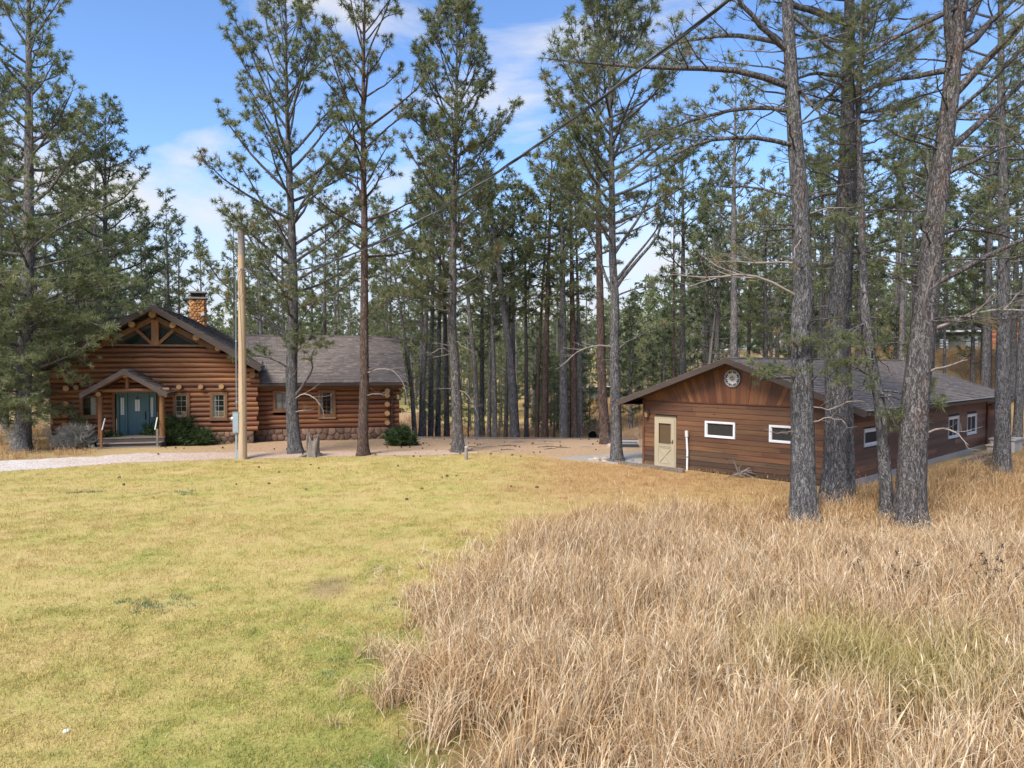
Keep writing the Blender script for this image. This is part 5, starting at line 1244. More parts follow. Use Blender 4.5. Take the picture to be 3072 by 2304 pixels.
def clear_of(x, y):
    a, b_ = (x - CO[0]) * math.cos(CA) + (y - CO[1]) * math.sin(CA), -(x - CO[0]) * math.sin(CA) + (y - CO[1]) * math.cos(CA)
    if -10.5 < a < 11 and -4 < b_ < 23: return False
    a, b_ = (x - SO[0]) * math.cos(SA) + (y - SO[1]) * math.sin(SA), -(x - SO[0]) * math.sin(SA) + (y - SO[1]) * math.cos(SA)
    if -2.5 < a < 11 and -3 < b_ < 21: return False
    if 33 < x < 55 and 58 < y < 80 and x / y > .60: return False
    if 7.5 < x < 13 and 80 < y < 94: return False
    return True
placed = []
cand = []
for y0, y1, n, gap in ((48, 60, 60, 2.5), (60, 82, 75, 3.0), (82, 125, 78, 3.6)):
    got = 0
    for _ in range(4000):
        if got >= n: break
        y = rb_.uniform(y0, y1); x = rb_.uniform(-.86, .86) * y
        if not clear_of(x, y) or any((x - a) ** 2 + (y - b_) ** 2 < gap * gap for a, b_ in placed): continue
        q = x / y
        if y < 78 and .105 < q < .20 and rb_.random() < .8: continue
        if y < 84 and -.14 < q < .11 and rb_.random() < .82: continue       # the opening with the dry field beyond the wall
        placed.append((x, y)); cand.append((x, y)); got += 1
fill = []
for _ in range(6000):
    if len(fill) >= 110: break
    y = rb_.uniform(54, 112); x = (rb_.uniform(-.5, .72) if len(fill) < 62 else rb_.uniform(-.19, .115)) * y
    if not clear_of(x, y) or any((x - a) ** 2 + (y - b_) ** 2 < 4 for a, b_ in placed) or (y < 78 and .105 < x / y < .20): continue
    placed.append((x, y)); fill.append((x, y))
cand += fill
# left of the house and right of the garage, nearer
for x, y in ((-30, 43), (-33.5, 47), (-27, 47), (-30.5, 51), (-35, 41), (-24.5, 52), (30, 40.5), (33, 43), (35, 52), (37, 45), (27.5, 52), (40, 50)): cand.append((x, y))
extra = [(-26.3, 38.6), (-29.0, 40.0), (-24.6, 43.5), (-28.2, 44.5), (43.5, 61.0), (46.0, 64.0), (41.8, 59.0)]
cand += extra; fill += extra
LM = [(-.66, 'the overhanging pine'), (-.43, 'the chimney'), (-.37, 'the utility pole'), (-.30, 'the forked pine'), (-.207, 'the wing pine'), (-.074, 'the rough-barked pine'), (.006, 'the thick leaner'), (.144, 'the pad pine'), (.29, 'the garage peak'), (.40, 'the wire pine'), (.55, 'the rust-plated pine'), (.676, 'the corner pine')]
meta, seen, fill_set = [], {}, set(fill)
for i, (x, y) in enumerate(cand):
    q = x / y
    young = (.135 < q < .235 and y < 125) or rb_.random() < .16 or (x, y) in fill_set
    k = rb_.uniform(.86, 1.14)
    lo = [n for v, n in LM if v <= q]; hi = [n for v, n in LM if v > q]
    gap = f'between {lo[-1]} and {hi[0]}' if lo and hi else f'outward of {(lo or hi)[-1 if lo else 0]}'
    key = ('young' if young else 'tall', 'at the edge of the woods' if y < 60 else 'deeper in the woods' if y < 82 else 'far back', gap)
    meta.append((young, k, key)); seen.setdefault(key, []).append((y, i))
rank = {}
for key, l in seen.items():
    l.sort()
    for j, (_, i) in enumerate(l): rank[i] = '' if len(l) == 1 else (['nearest '] + [w + ' nearest ' for w in ordn[1:]])[min(j, 15)]
for i, (x, y) in enumerate(cand):
    young, k, key = meta[i]
    size = key[0]; grp = f'{size} pines {key[1]} behind the houses'
    lab = f'{rank[i]}{size} pine {key[1].replace(" of the woods", "").replace("deeper in the woods", "deeper in")}, {key[2]}'
    pool = YSPEC if young else KSPEC; off = 5 if young else 0
    ki = rb_.randrange(len(pool))
    ex = [k for k in kinds if k[0] == off + ki]
    if not ex:
        H, r0, cbf, W, nl, kd, bk_ = pool[ki]
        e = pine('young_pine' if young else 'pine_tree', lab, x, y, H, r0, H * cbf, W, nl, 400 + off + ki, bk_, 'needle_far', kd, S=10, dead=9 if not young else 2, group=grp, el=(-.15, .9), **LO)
        kinds.append((off + ki, e))
    else:
        copy_tree(ex[0][1], x, y, rb_.uniform(0, 6.28), k, lab, grp)

# the closed forest far off, too dense to tell one tree from the next
def far_woods():
    r = np.random.RandomState(8); mb = MB(); n = 1500
    y = 105 + 330 * r.random(n) ** 1.6; x = r.uniform(-1.0, 1.0, n) * y * .95
    z = gz(x, y)
    for k in range(n):
        H = r.uniform(9, 17); m = 110; t = r.random(m) ** .8; rad = (1 - t) ** .8 * H * .16 + .3; a = r.uniform(0, 6.28, m)
        c = np.stack([x[k] + rad * np.cos(a) * r.uniform(.3, 1, m), y[k] + rad * np.sin(a) * r.uniform(.3, 1, m), z[k] + H * (.12 + .88 * t)], 1)
        s = r.uniform(.22, .5, m)[:, None]; d = rnd_unit(r, m); e_ = rnd_unit(r, m)
        mb.add(np.stack([c - d * s, c + d * s, c + e_ * s * 2.0], 1).reshape(-1, 3), T=np.arange(m * 3).reshape(-1, 3), tint=np.repeat(np.clip(r.normal(.42, .15) + r.normal(0, .12, m), 0, 1), 3))
    ob('far_woods', mb, M['needle_far'], kind='stuff')
far_woods()

# low green saplings in the opening beyond the wall
sg = 'pine saplings in the dry grass beyond the timber wall'
def sapling(x, y, h, seed, lab):
    r = np.random.RandomState(seed); e = thing('pine_sapling', lab, 'sapling', (x, y, float(gz(x, y))), 0, sg)
    tm = MB().tube([(0, 0, -.1), (.02, 0, h * .5), (0, .02, h)], [.05 * h / 3, .035 * h / 3, .008], 6, False); cm = MB()
    for i in range(int(14 * h / 2)):
        t = i / (14 * h / 2); P = limb_path(r, (0, 0, h * (.1 + .85 * t)), r.uniform(0, 6.28), .35, h * .33 * (1 - t) + .12, .4, 4); tm.tube(P, np.linspace(.012, .004, len(P)), 4, False)
        TP, TD = spray(tm, r, P, .012, .2, 3.5, 3, .3, 1, .5, False); tufts(cm, TP, TD, r, .2, 11, .026)
    ob('stem', tm, M['bark_mid'], e, True); ob('crown', cm, M['needle_blue'], e)
for x, y, h, s, lab in ((2.75, 47.5, 5.0, 1, 'bright green pine sapling between the thick grey stem and the rusty pair'), (2.3, 50, 4.0, 2, 'bushy green sapling behind the rusty pine pair'), (5.0, 50, 1.3, 3, 'low green sapling beside the black drum end'), (5.9, 52, 1.0, 4, 'smallest sapling in the dry grass near the leaning rust pine'), (-.9, 50, 3.2, 5, 'green sapling behind the leaning dark pine stems'), (7.0, 48, 1.1, 6, 'small sapling in dry grass beyond the slab pile'), (6.2, 58, 3.6, 7, 'open thin sapling in the field before the parked cars'), (-3.0, 49.5, 3.6, 8, 'leafy sapling beside the dark stems near the log house end'), (-5.2, 50, 4.2, 9, 'tall sapling in the gap next to the log house gable end')):
    sapling(x, y, h, s, lab)
# leaning grey snag behind the garage
sn = thing('dead_snag', 'pale bare leaning snag behind the garage gable', 'dead tree', (12.6, 48, float(gz(12.6, 48))), 0)
ob('trunk', MB().tube([(-.3, 0, -.2), (.3, 0, 3.0), (.85, .2, 7.6)], [.14, .11, .05], 8), M['dead_wood'], sn, True)
for k, (z, a) in enumerate(((3.5, .4), (4.6, 2.6), (5.6, .9), (6.4, 3.6))): ob('dead_branch', MB().tube([(.36 + .105 * (z - 3), .05, z), (.36 + .105 * (z - 3) + .5 * math.cos(a), .5 * math.sin(a), z + .15)], [.02, .006], 5), M['dead_wood'], sn)
# ------------------------------------------------------------------ pole, meter, service drop
PX_, PY_ = -11.83, 31.84
pz = float(gz(PX_, PY_))
pole = thing('utility_pole', 'pale new wooden utility pole with conduit and meter standing before the log house', 'utility pole', (PX_, PY_, pz))
pm = MB().tube([(0, 0, -.4), (0, 0, .3), (.01, 0, 2), (.02, 0, 5), (.02, 0, 8), (.02, 0, 10.1)], [.20, .185, .172, .16, .148, .137], 20, tint=.5)
ob('shaft', pm, M['pole_wood'], pole, True)
ob('top_sleeve', MB().tube([(.02, 0, 8.95), (.02, 0, 10.12)], [.147, .141], 20), M['dead_wood'], pole, True)
cx = -.235
ob('conduit', MB().tube([(cx, -.03, 2.2), (cx, -.03, 5.0), (cx + .02, -.03, 7.75), (cx + .0, -.05, 7.95), (cx - .08, -.08, 8.0)], .036, 8), M['conduit'], pole, True)
ob('lower_conduit', MB().tube([(cx - .02, -.03, -.2), (cx - .02, -.03, 1.2)], .05, 8).box(cx - .02, -.09, -.05, cx + .10, .03, .42), M['meter'], pole)
for z in (2.5, 5.15, 6.9): ob('strap', MB().tube([(cx + .005, -.03, z), (cx + .005, -.03, z + .06)], .05, 8), M['meter'], pole)
mbx = ob('meter_box', MB().box(cx - .135, -.16, 1.16, cx + .125, .06, 2.06), M['meter'], pole)
ob('meter_cover', MB().box(cx - .115, -.172, 1.20, cx + .105, -.161, 1.98).box(cx - .15, -.18, 2.062, cx + .14, .08, 2.085), M['meter'], mbx)
ob('meter_dial', MB().tube([(cx - .136, -.06, 1.78), (cx - .19, -.06, 1.78), (cx - .24, -.06, 1.78)], [.10, .10, .075], 14), M['steel'], mbx, True)
ob('latch', MB().box(cx - .02, -.185, 1.20, cx + .02, -.173, 1.26), M['steel'], mbx)
ob('weatherhead', MB().tube([(cx - .04, -.07, 7.96), (cx - .16, -.11, 7.98), (cx - .19, -.12, 7.92)], [.05, .06, .045], 8), M['conduit'], pole, True)
ob('drip_loop', MB().tube([(cx - .17, -.12, 7.95), (-.20, -.22, 7.3), (0, -.24, 7.0), (.14, -.2, 7.3), (.12, -.2, 7.9), (.1, -.18, 8.25)], .013, 5), M['cable'], pole, True)
ob('drip_loop', MB().tube([(cx - .17, -.12, 7.98), (-.10, -.22, 7.5), (-.05, -.24, 8.0), (.06, -.2, 8.3), (.14, -.1, 8.3)], .011, 5), M['cable'], pole, True)
ob('ground_wire', MB().tube([(-.03, -.18, 7.5), (.07, -.175, 5), (.09, -.18, 2), (.10, -.20, .1)], .006, 4), M['cable'], pole, True)
ob('bolt', MB().tube([(.02, -.18, 8.32), (.02, -.12, 8.32)], .03, 8), M['steel'], pole); ob('insulator', MB().tube([(.15, -.02, 8.30), (.26, -.06, 8.32)], [.03, .04], 8), M['steel'], pole)
A_ = np.array([PX_ + .26, PY_ - .06, 8.32]); B_ = np.array([2.87, 9.0, 8.75])
tt = np.linspace(0, 1.32, 150); Pw = A_ + (B_ - A_) * tt[:, None]; Pw[:, 2] -= 4 * 1.27 * tt * (1 - tt)
wire = thing('service_wire', 'twisted black overhead service wire sagging from the utility pole', 'power line', tuple(A_))
Dw = np.gradient(Pw, axis=0); Dw /= np.linalg.norm(Dw, axis=1, keepdims=True); Aw, Bw = perp(Dw)
for k in range(3):
    ph = tt * 75 + k * 2.094; rr = .017
    ob('strand', MB().tube(Pw - A_ + rr * (np.cos(ph)[:, None] * Aw + np.sin(ph)[:, None] * Bw), .0135 if k else .010, 6, False), M['cable'] if k else M['cable_bare'], wire, True)

# ------------------------------------------------------------------ stump, posts, timbers, stones
st = thing('tree_stump', 'split weathered stump standing beside the forked pine', 'stump', (-9.0, 32.7, float(gz(-9, 32.7))))
r = np.random.RandomState(3); S = 26; ang = np.linspace(0, 2 * PI, S, endpoint=False); V = []
topz = .95 + .16 * np.sin(ang * 2 + 1) + .10 * np.sin(ang * 5) - .28 * (np.cos(ang - .9) > .75)
for k in range(7):
    f = k / 6; rad = (.27 + .10 * (1 - f) ** 3 + .02 * np.sin(ang * 6 + 1) + .02 * r.uniform(-1, 1, S) + .05 * np.sin(ang * 3 + .5) * (1 - f))
    V.append(np.stack([rad * np.cos(ang) * (1 - .12 * f) + .05 * f, rad * np.sin(ang) * (1 - .12 * f), -.15 + (topz + .15) * f], 1))
i = np.arange(6)[:, None] * S; j = np.arange(S)[None]; j2 = (j + 1) % S
sm = MB().add(np.concatenate(V), np.stack([i + j, i + j2, i + S + j2, i + S + j], -1).reshape(-1, 4)); sm.add(np.vstack([V[-1], [.04, 0, .62]]), T=[(a, (a + 1) % S, S) for a in range(S)])
ob('trunk', sm, M['stump_wood'], st)
ob('splinter', MB().tube([(.16, -.18, .25), (.24, -.22, .7), (.30, -.2, 1.02)], [.07, .06, .015], 6), M['stump_wood'], st); ob('splinter', MB().tube([(-.2, -.12, .4), (-.2, -.14, .85), (-.17, -.12, 1.1)], [.06, .05, .01], 6), M['stump_wood'], st)
for a, l in ((.4, .55), (3.5, .5), (5.2, .45)): ob('root', MB().tube([(.2 * math.cos(a), .2 * math.sin(a), .12), (l * math.cos(a), l * math.sin(a), .02), ((l + .2) * math.cos(a), (l + .2) * math.sin(a), -.04)], [.10, .06, .02], 6), M['stump_wood'], st)
mp_ = thing('marker_post', 'short pale marker post at the lawn edge below the rough-barked pine', 'post', (-1.99, 31.5, float(gz(-1.99, 31.5))))
ob('post', MB().tube([(0, 0, -.1), (0, 0, .54)], [.075, .07], 12), M['dead_wood'], mp_); ob('cap', MB().tube([(0, 0, .541), (0, 0, .56)], [.08, .07], 12), M['off_white'], mp_)
ob('stake', MB().box(-.02, .08, -.1, .02, .10, 1.0), M['conduit'], mp_)

tw_ = thing('timber_wall', 'low grey landscape-timber wall edging the needle-covered yard', 'retaining wall', (-5.7, 41.5, 0))
X0 = -5.75
xq = X0
kk = 0
while xq < 4.85:
    xe = min(4.9, xq + (2.4 if kk else 1.6))
    for lv_ in range(4):
        off = .0 if lv_ % 2 == 0 else .6
        a, b_ = xq + off * (xq > X0), min(4.9, xe + off)
        ya, yb = float(wall_y(a)), float(wall_y(b_)); z = .05 - .165 * lv_
        mb = MB().hexa([(a + .008 + 5.7, ya - .09 - 41.5, z - .155), (b_ - .008 + 5.7, yb - .09 - 41.5, z - .155), (b_ - .008 + 5.7, yb + .09 - 41.5, z - .155), (a + .008 + 5.7, ya + .09 - 41.5, z - .155)], [(a + .008 + 5.7, ya - .09 - 41.5, z), (b_ - .008 + 5.7, yb - .09 - 41.5, z), (b_ - .008 + 5.7, yb + .09 - 41.5, z), (a + .008 + 5.7, ya + .09 - 41.5, z)])
        ob('timber', mb, M['grey_wood'], tw_)
    xq = xe; kk += 1

def sheet(name, pts, z, th, mat, **kw):
    pts = [np.array(p, float) for p in pts]
    return ob(name, MB().poly_prism([tuple(p) for p in pts], lambda x, y, d: (x, y, d), z - th, z), mat, **kw)
pad = MB()
for pts in ([(1.9, 31.75), (5.0, 29.95), (5.55, 30.25), (6.1, 34.2)], [(5.55, 30.25), (13.5, 37.6), (9.6, 40.0), (6.1, 34.2)]): pad.poly_prism(pts, lambda x, y, d: (x, y, d), -.04, .055)
ob('concrete_pad', pad, M['concrete'], kind='structure')
et = thing('edging_timber', 'long grey edging timber running from the stones to the tan door', 'timber', (3.9, 31.1, 0))
def bar(p, q, w, z0, z1, y0):
    p, q = np.array(p, float), np.array(q, float); t = (q - p) / np.linalg.norm(q - p); n = np.array([-t[1], t[0]]) * w / 2
    c = [p - n, q - n, q + n, p + n]; o = np.array(y0)
    return MB().hexa([(*(k - o), z0) for k in c], [(*(k - o), z1) for k in c])
for i in range(3):
    p = np.array([3.94, 31.0]) + np.array([.88, -1.10]) * i; q = p + np.array([.87, -1.088])
    ob('timber', bar(p, q, .13, -.06, .12, (3.9, 31.1)), M['grey_wood'], et)
rk = random.Random(9)
def rock(x, y, s, label, mat='pale_stone', z=0.0, sq=.7):
    r = np.random.RandomState(int(abs(x * 100) + s * 1000)); mb = MB(); nu, nv = 9, 6; V = []
    for a in range(nv + 1):
        th_ = PI * a / nv
        for b_ in range(nu):
            k = s * r.uniform(.78, 1.15); V.append((k * math.sin(th_) * math.cos(2 * PI * b_ / nu) * 1.2, k * math.sin(th_) * math.sin(2 * PI * b_ / nu), k * math.cos(th_) * sq))
    Q = [(a * nu + b_, a * nu + (b_ + 1) % nu, (a + 1) * nu + (b_ + 1) % nu, (a + 1) * nu + b_) for a in range(nv) for b_ in range(nu)]
    o = ob('rock', mb.add(V, Q, tint=rk.random()), M[mat]); o.location = (x, y, float(gz(x, y)) + s * sq * .55 + z); o.rotation_euler = (0, 0, rk.uniform(0, 6))
    return tag(o, label, 'rock', 'rocks by the concrete pad')
for x, y, s, lab in ((3.62, 30.95, .20, 'largest rounded pinkish rock at the end of the edging timber'), (3.92, 30.72, .13, 'small pale rock against the edging timber end'), (4.0, 31.28, .17, 'cream rock between timber end and pine foot'), (4.3, 31.5, .15, 'pale rock propped at the pine foot'), (3.4, 31.2, .11, 'little pinkish rock at the outer end of the heap'), (3.75, 31.4, .12, 'flat pale rock behind the heap by the pad'), (5.0, 30.75, .15, 'dark rock hard against the pine on the pad side'), (5.35, 30.2, .12, 'grey rock on the pad next to the garage corner'), (5.15, 30.35, .08, 'tiny grey rock on the pad near the pine'), (4.9, 36.1, .2, 'white rock beyond the pad by the leaning rust pine')):
    rock(x, y, s, lab, 'conduit' if 'dark' in lab else 'concrete' if 'grey' in lab else 'pale_stone')
sl = thing('slab_pile', 'small pile of flat rust and grey slabs behind the pad pine', 'slab pile', (5.75, 36.6, float(gz(5.75, 36.6))))
for i, (w_, mt) in enumerate(((.62, 'rubber'), (.56, 'conduit'), (.60, 'concrete'), (.54, 'stone'))):
    ob('slab', MB().hexa([(-w_, -.3, .02 + .13 * i), (w_, -.34, .02 + .13 * i), (w_ - .05, .3, .02 + .13 * i), (-w_, .3, .02 + .13 * i)], [(-w_ + .03, -.27, .13 + .13 * i), (w_ - .04, -.3, .13 + .13 * i), (w_ - .1, .27, .14 + .13 * i), (-w_ + .04, .28, .14 + .13 * i)]), M[mt], sl)
dm_ = thing('culvert_pipe', 'open end of a black pipe lying just past the timber wall', 'pipe', (4.56, 41.5, .17))
th = np.linspace(0, 2 * PI, 25)
mb = MB(); S = 24
for (r0_, r1_) in ((.27, .27), (.235, .235)):
    mb.tube([(0, -.5, 0), (.35, 1.6, -.3)], [r0_, r1_], S, False)
ob('barrel', mb, M['rubber'], dm_, True)
ob('rim', MB().tube([(.255 * math.cos(t), -.5, .255 * math.sin(t)) for t in th], .03, 6, False), M['rubber'], dm_, True)
ob('back_disc', MB().tube([(.1, .3, -.1), (.1, .32, -.1)], [.23, .23], 16), M['black'], dm_)

# driftwood before the garage wall
dwx, dwy = 8.35, 26.65
dwd = thing('driftwood', 'gnarled grey driftwood root propped before the garage front', 'driftwood', (dwx, dwy, float(gz(dwx, dwy))))
r = np.random.RandomState(12)
ob('root_mass', MB().tube([(-.15, 0, .12), (.15, .05, .2), (.5, 0, .22), (.75, .05, .12)], [.08, .14, .13, .06], 8), M['stump_wood'], dwd)
for p in ([(.0, 0, .2), (-.12, -.05, .45), (-.2, 0, .72), (-.3, .0, .95)], [(-.1, 0, .15), (-.4, -.1, .1), (-.6, -.1, .02)], [(.5, 0, .2), (.8, -.1, .32), (.86, -.1, .5)], [(.3, 0, .2), (.5, -.2, .05), (.9, -.3, -.02)], [(.6, 0, .2), (.9, .1, .1), (1.05, 0, -.02)], [(.1, -.05, .25), (.3, -.15, .38), (.55, -.15, .36)], [(.0, -.05, .12), (.2, -.2, .06), (.45, -.24, .0)], [(.05, 0, .25), (-.02, -.1, .5), (.08, -.1, .62)], [(.2, 0, .3), (.45, .05, .44), (.7, 0, .42)], [(.3, -.1, .3), (.5, -.2, .25), (.72, -.2, .18)]):
    ob('root_limb', MB().tube(p, np.linspace(.05, .014, len(p)), 6), M['stump_wood'], dwd, True)
dwd.scale = (.82, .82, .78)
# planks, block and concrete tub along the garage side
def side(t, out, z=0.0): return (*shd(GW + out, t), z)
pl = [('grey_wood', 9.6, 13.9, 1.0, 'longest weathered plank lying by the garage side footing'), ('grey_wood', 9.4, 11.4, 1.32, 'short weathered plank in front of the long one by the garage side')]
for i, (mt, a, b_, out, lab) in enumerate(pl):
    o = ob('plank', MB().box(a, -.14, 0, b_, .14, .07 + .03 * i), M[mt]); o.location = side(0, out, .20 - .06 * i); o.rotation_euler = (0, 0, SA + PI / 2 - .02 * i); tag(o, lab, 'plank', 'planks beside the garage')
for t, out, lab in ((9.7, 1.1, 'near wooden skid under the weathered planks'), (13.3, 1.0, 'far wooden skid under the long weathered plank')):
    o = ob('skid', MB().box(-.1, -.35, 0, .1, .35, .19), M['grey_wood']); o.location = side(t, out, -.02); o.rotation_euler = (0, 0, SA + PI / 2); tag(o, lab, 'timber', 'skids under the planks')
ac = thing('concrete_tub', 'square pale concrete tub below the downspout at the garage back corner', 'tub', side(16.6, .9, -.06), SA + PI / 2)
ob('wall', MB().box(-.75, -.5, 0, .75, -.41, .62).box(-.75, .41, 0, .75, .5, .62).box(-.75, -.41, 0, -.66, .41, .62).box(.66, -.41, 0, .75, .41, .62), M['concrete'], ac)
ob('rim', MB().box(-.8, -.55, .622, .8, -.40, .69).box(-.8, .40, .622, .8, .55, .69).box(-.8, -.4, .622, -.65, .4, .69).box(.65, -.4, .622, .8, .4, .69), M['concrete'], ac)
ob('water', MB().box(-.655, -.405, .3, .655, .405, .5), M['black'], ac)
for t, out, s, lab in ((14.9, .75, .0, 'concrete block nearest the plank end'), (15.5, .8, .0, 'concrete block against the tub')):
    b_ = thing('concrete_block', lab + ' beside the garage', 'block', side(t, out, -.02), SA + PI / 2 + .2 * (t - 15), 'concrete blocks beside the garage')
    ob('block', MB().box(-.22, -.20, 0, .22, .20, .38), M['concrete'], b_); ob('top_slab', MB().box(-.28, -.24, .382, .28, .24, .44), M['pale_stone'], b_)

# ------------------------------------------------------------------ shrubs
def shrub(name, label, x, y, rx, rz_, n, mat, seed, ln=.35, w=.03, twig='bark_mid', up=.8):
    r = np.random.RandomState(seed); e = thing(name, label, 'shrub', (x, y, float(gz(x, y))))
    sm, cm = MB(), MB()
    for i in range(n):
        az = r.uniform(0, 6.28); el = math.asin(min(1, r.uniform(.02, 1) ** .8)); L = r.uniform(.55, 1.12)
        tip = np.array([math.cos(az) * math.cos(el) * rx * L, math.sin(az) * math.cos(el) * rx * .75 * L, math.sin(el) * rz_ * L + .08])
        b0 = np.array([tip[0] * .12, tip[1] * .12, 0]); mid_ = (b0 + tip) / 2 + [0, 0, rz_ * .12]
        sm.tube([b0, mid_, tip], [.016, .01, .005], 4, False)
        ks = 3
        P = np.array([mid_ + (tip - mid_) * q + r.normal(0, .08, 3) for q in np.linspace(.1, 1.05, ks)]); Dd = np.repeat((tip - b0)[None] + np.array([[0, 0, up * rx]]), ks, 0)
        tufts(cm, P, Dd, r, ln, 16, w, 1.1)
    ob('stem', sm, M[twig], e); ob('crown', cm, M[mat], e)
shrub('juniper_shrub', 'wide dark green juniper beside the porch steps', -17.25, 36.75, 1.30, 1.25, 210, 'shrub', 1, .34, .045)
shrub('juniper_shrub', 'low spread of green juniper under the gridded windows', -16.05, 36.95, .85, .70, 90, 'shrub', 4, .32, .045)
shrub('juniper_shrub', 'round dark green juniper at the end of the log house wing', -5.75, 37.45, .80, .80, 130, 'shrub', 2, .30, .045)
shrub('sagebrush', 'pale grey sagebrush mound at the near corner of the log house', -21.2, 35.2, .95, .92, 260, 'sage', 3, .32, .034, 'sage', 1.2)
shrub('juniper_shrub', 'small dark bush in the shade between the sagebrush and porch', -19.7, 35.6, .55, .5, 60, 'shrub', 6, .25, .04)
for i, (x, y, h) in enumerate(((-25.6, 37.6, .8), (-24.0, 38.4, .9), (-26.9, 36.5, .6), (-28.5, 38.5, 1.1))):
    shrub('dry_bush', ['twiggy dry bush behind the overhanging pine foot', 'twiggy dry bush nearest the log house side wall', 'twiggy dry bush by the drive verge at the frame edge', 'tallest twiggy dry bush under the half-seen pine'][i], x, y, h * 1.0, h, 46, 'sage', 10 + i, .3, .014, 'dead_wood', 1.0)

# ------------------------------------------------------------------ beyond: houses and parked cars
def far_house(x, y, z, rz, label):
    e = thing('timber_house', label, 'house', (x, y, z), rz)
    M['orange_wood'] = plain('orange_stained_wood', (.25, .10, .042), .7, var=.25, tint=.5)
    ob('wall', MB().box(-4, 0, 0, 4, 6, 5.6), M['dark_in'], e)
    zz = 0
    while zz < 5.5:
        ob('siding_board', MB().box(-4.02, -.06, zz, 4.02, -.002, zz + .24, tint=rk.random()), M['orange_wood'], e); zz += .26
    for a in (-3, -.9, 1.6): window(e, lambda u, z_, d: (u, -.06 - d, z_), a, a + .9, 3.1, 4.4, M['off_white'], .1, .04, 1, 2, M['off_white'], M['dark_pane'], .02, sill=False)
    gable_roof(e, -4.6, 0, 4.6, 7.8, .5, -.6, 6.6, .15, M['shingle_brown'], M['fascia'], 91, sides=())
far_house(50.9, 71, float(gz(50.6, 71)) - 2.4, -.25, 'orange-stained timber house half hidden by pines on the slope beyond the garage')
sh = thing('equipment_shed', 'grey-green shed with a pale eave on the slope behind the garage', 'shed', (41.2, 66.5, float(gz(41.2, 66.5)) - .2), -.1)
M['sage_wall'] = plain('grey_green_siding', (.115, .12, .10), .8, var=.1)
ob('wall', MB().box(-1.7, 0, 0, 1.7, 2.4, 1.75), M['sage_wall'], sh); ob('roof', MB().hexa([(-1.9, -.3, 1.76), (1.9, -.3, 1.76), (1.9, 2.7, 2.5), (-1.9, 2.7, 2.5)], [(-1.9, -.3, 1.9), (1.9, -.3, 1.9), (1.9, 2.7, 2.64), (-1.9, 2.7, 2.64)]), M['fascia'], sh)
ob('fascia', MB().box(-1.92, -.34, 1.78, 1.92, -.302, 1.93), M['white'], sh); ob('door', MB().box(.3, -.04, 0, 1.3, -.002, 1.65), M['meter'], sh)
dr_ = thing('storage_drum', 'white ribbed drum standing beside the grey-green shed', 'drum', (38.6, 65, float(gz(38.6, 65)) + .1))
ob('barrel', MB().tube([(0, 0, 0), (0, 0, .78)], [.34, .34], 14), M['white'], dr_, True)
for z in (.15, .38, .62): ob('hoop', MB().tube([(0, 0, z), (0, 0, z + .06)], [.36, .36], 14), M['conduit'], dr_)
def car(x, y, rz, label, body, roof):
    e = thing('parked_car', label, 'car', (x, y, float(gz(x, y))), rz, 'cars parked beyond the dry field')
    prof = [(-2.2, .35), (2.2, .35), (2.25, .75), (1.5, .95), (-2.2, .98)]
    ob('body', MB().poly_prism(prof, lambda a, b_, d: (a, d, b_), .85, -.85), M[body], e)
    cab_ = [(-2.05, .985), (1.25, .955), (.6, 1.52), (-1.8, 1.56)]
    ob('cabin', MB().poly_prism(cab_, lambda a, b_, d: (a, d, b_), .76, -.76), M['dark_pane'], e)
    ob('roof', MB().box(-1.85, -.74, 1.562, .62, .74, 1.62), M[roof], e)
    for a in (-1.35, 1.4):
        for s in (-.80, .66):
            w_ = ob('wheel', MB().tube([(a, s, .33), (a, s + .14, .33)], [.33, .33], 16), M['rubber'], e); ob('rim', MB().tube([(a, s - .01, .33), (a, s + .15, .33)], [.2, .2], 12), M['steel'], w_)
    for s in (-.6, .35): ob('headlight', MB().box(2.16, s, .60, 2.255, s + .25, .72), M['white'], e)
    ob('bumper', MB().box(2.2, -.84, .36, 2.32, .84, .55), M['black'], e)
M['car_green'] = plain('grey_green_car_paint', (.16, .20, .19), .3, .3, var=.05, bmp=0)
car(9.6, 86.5, .25, 'dark parked car with a pale roof seen between the pines', 'black', 'white'); car(8.1, 84, .1, 'grey-green parked car on the far side of the dry field', 'car_green', 'off_white'); car(11.6, 88, .3, 'dark parked car beside the garage eave, beyond the field', 'black', 'white')

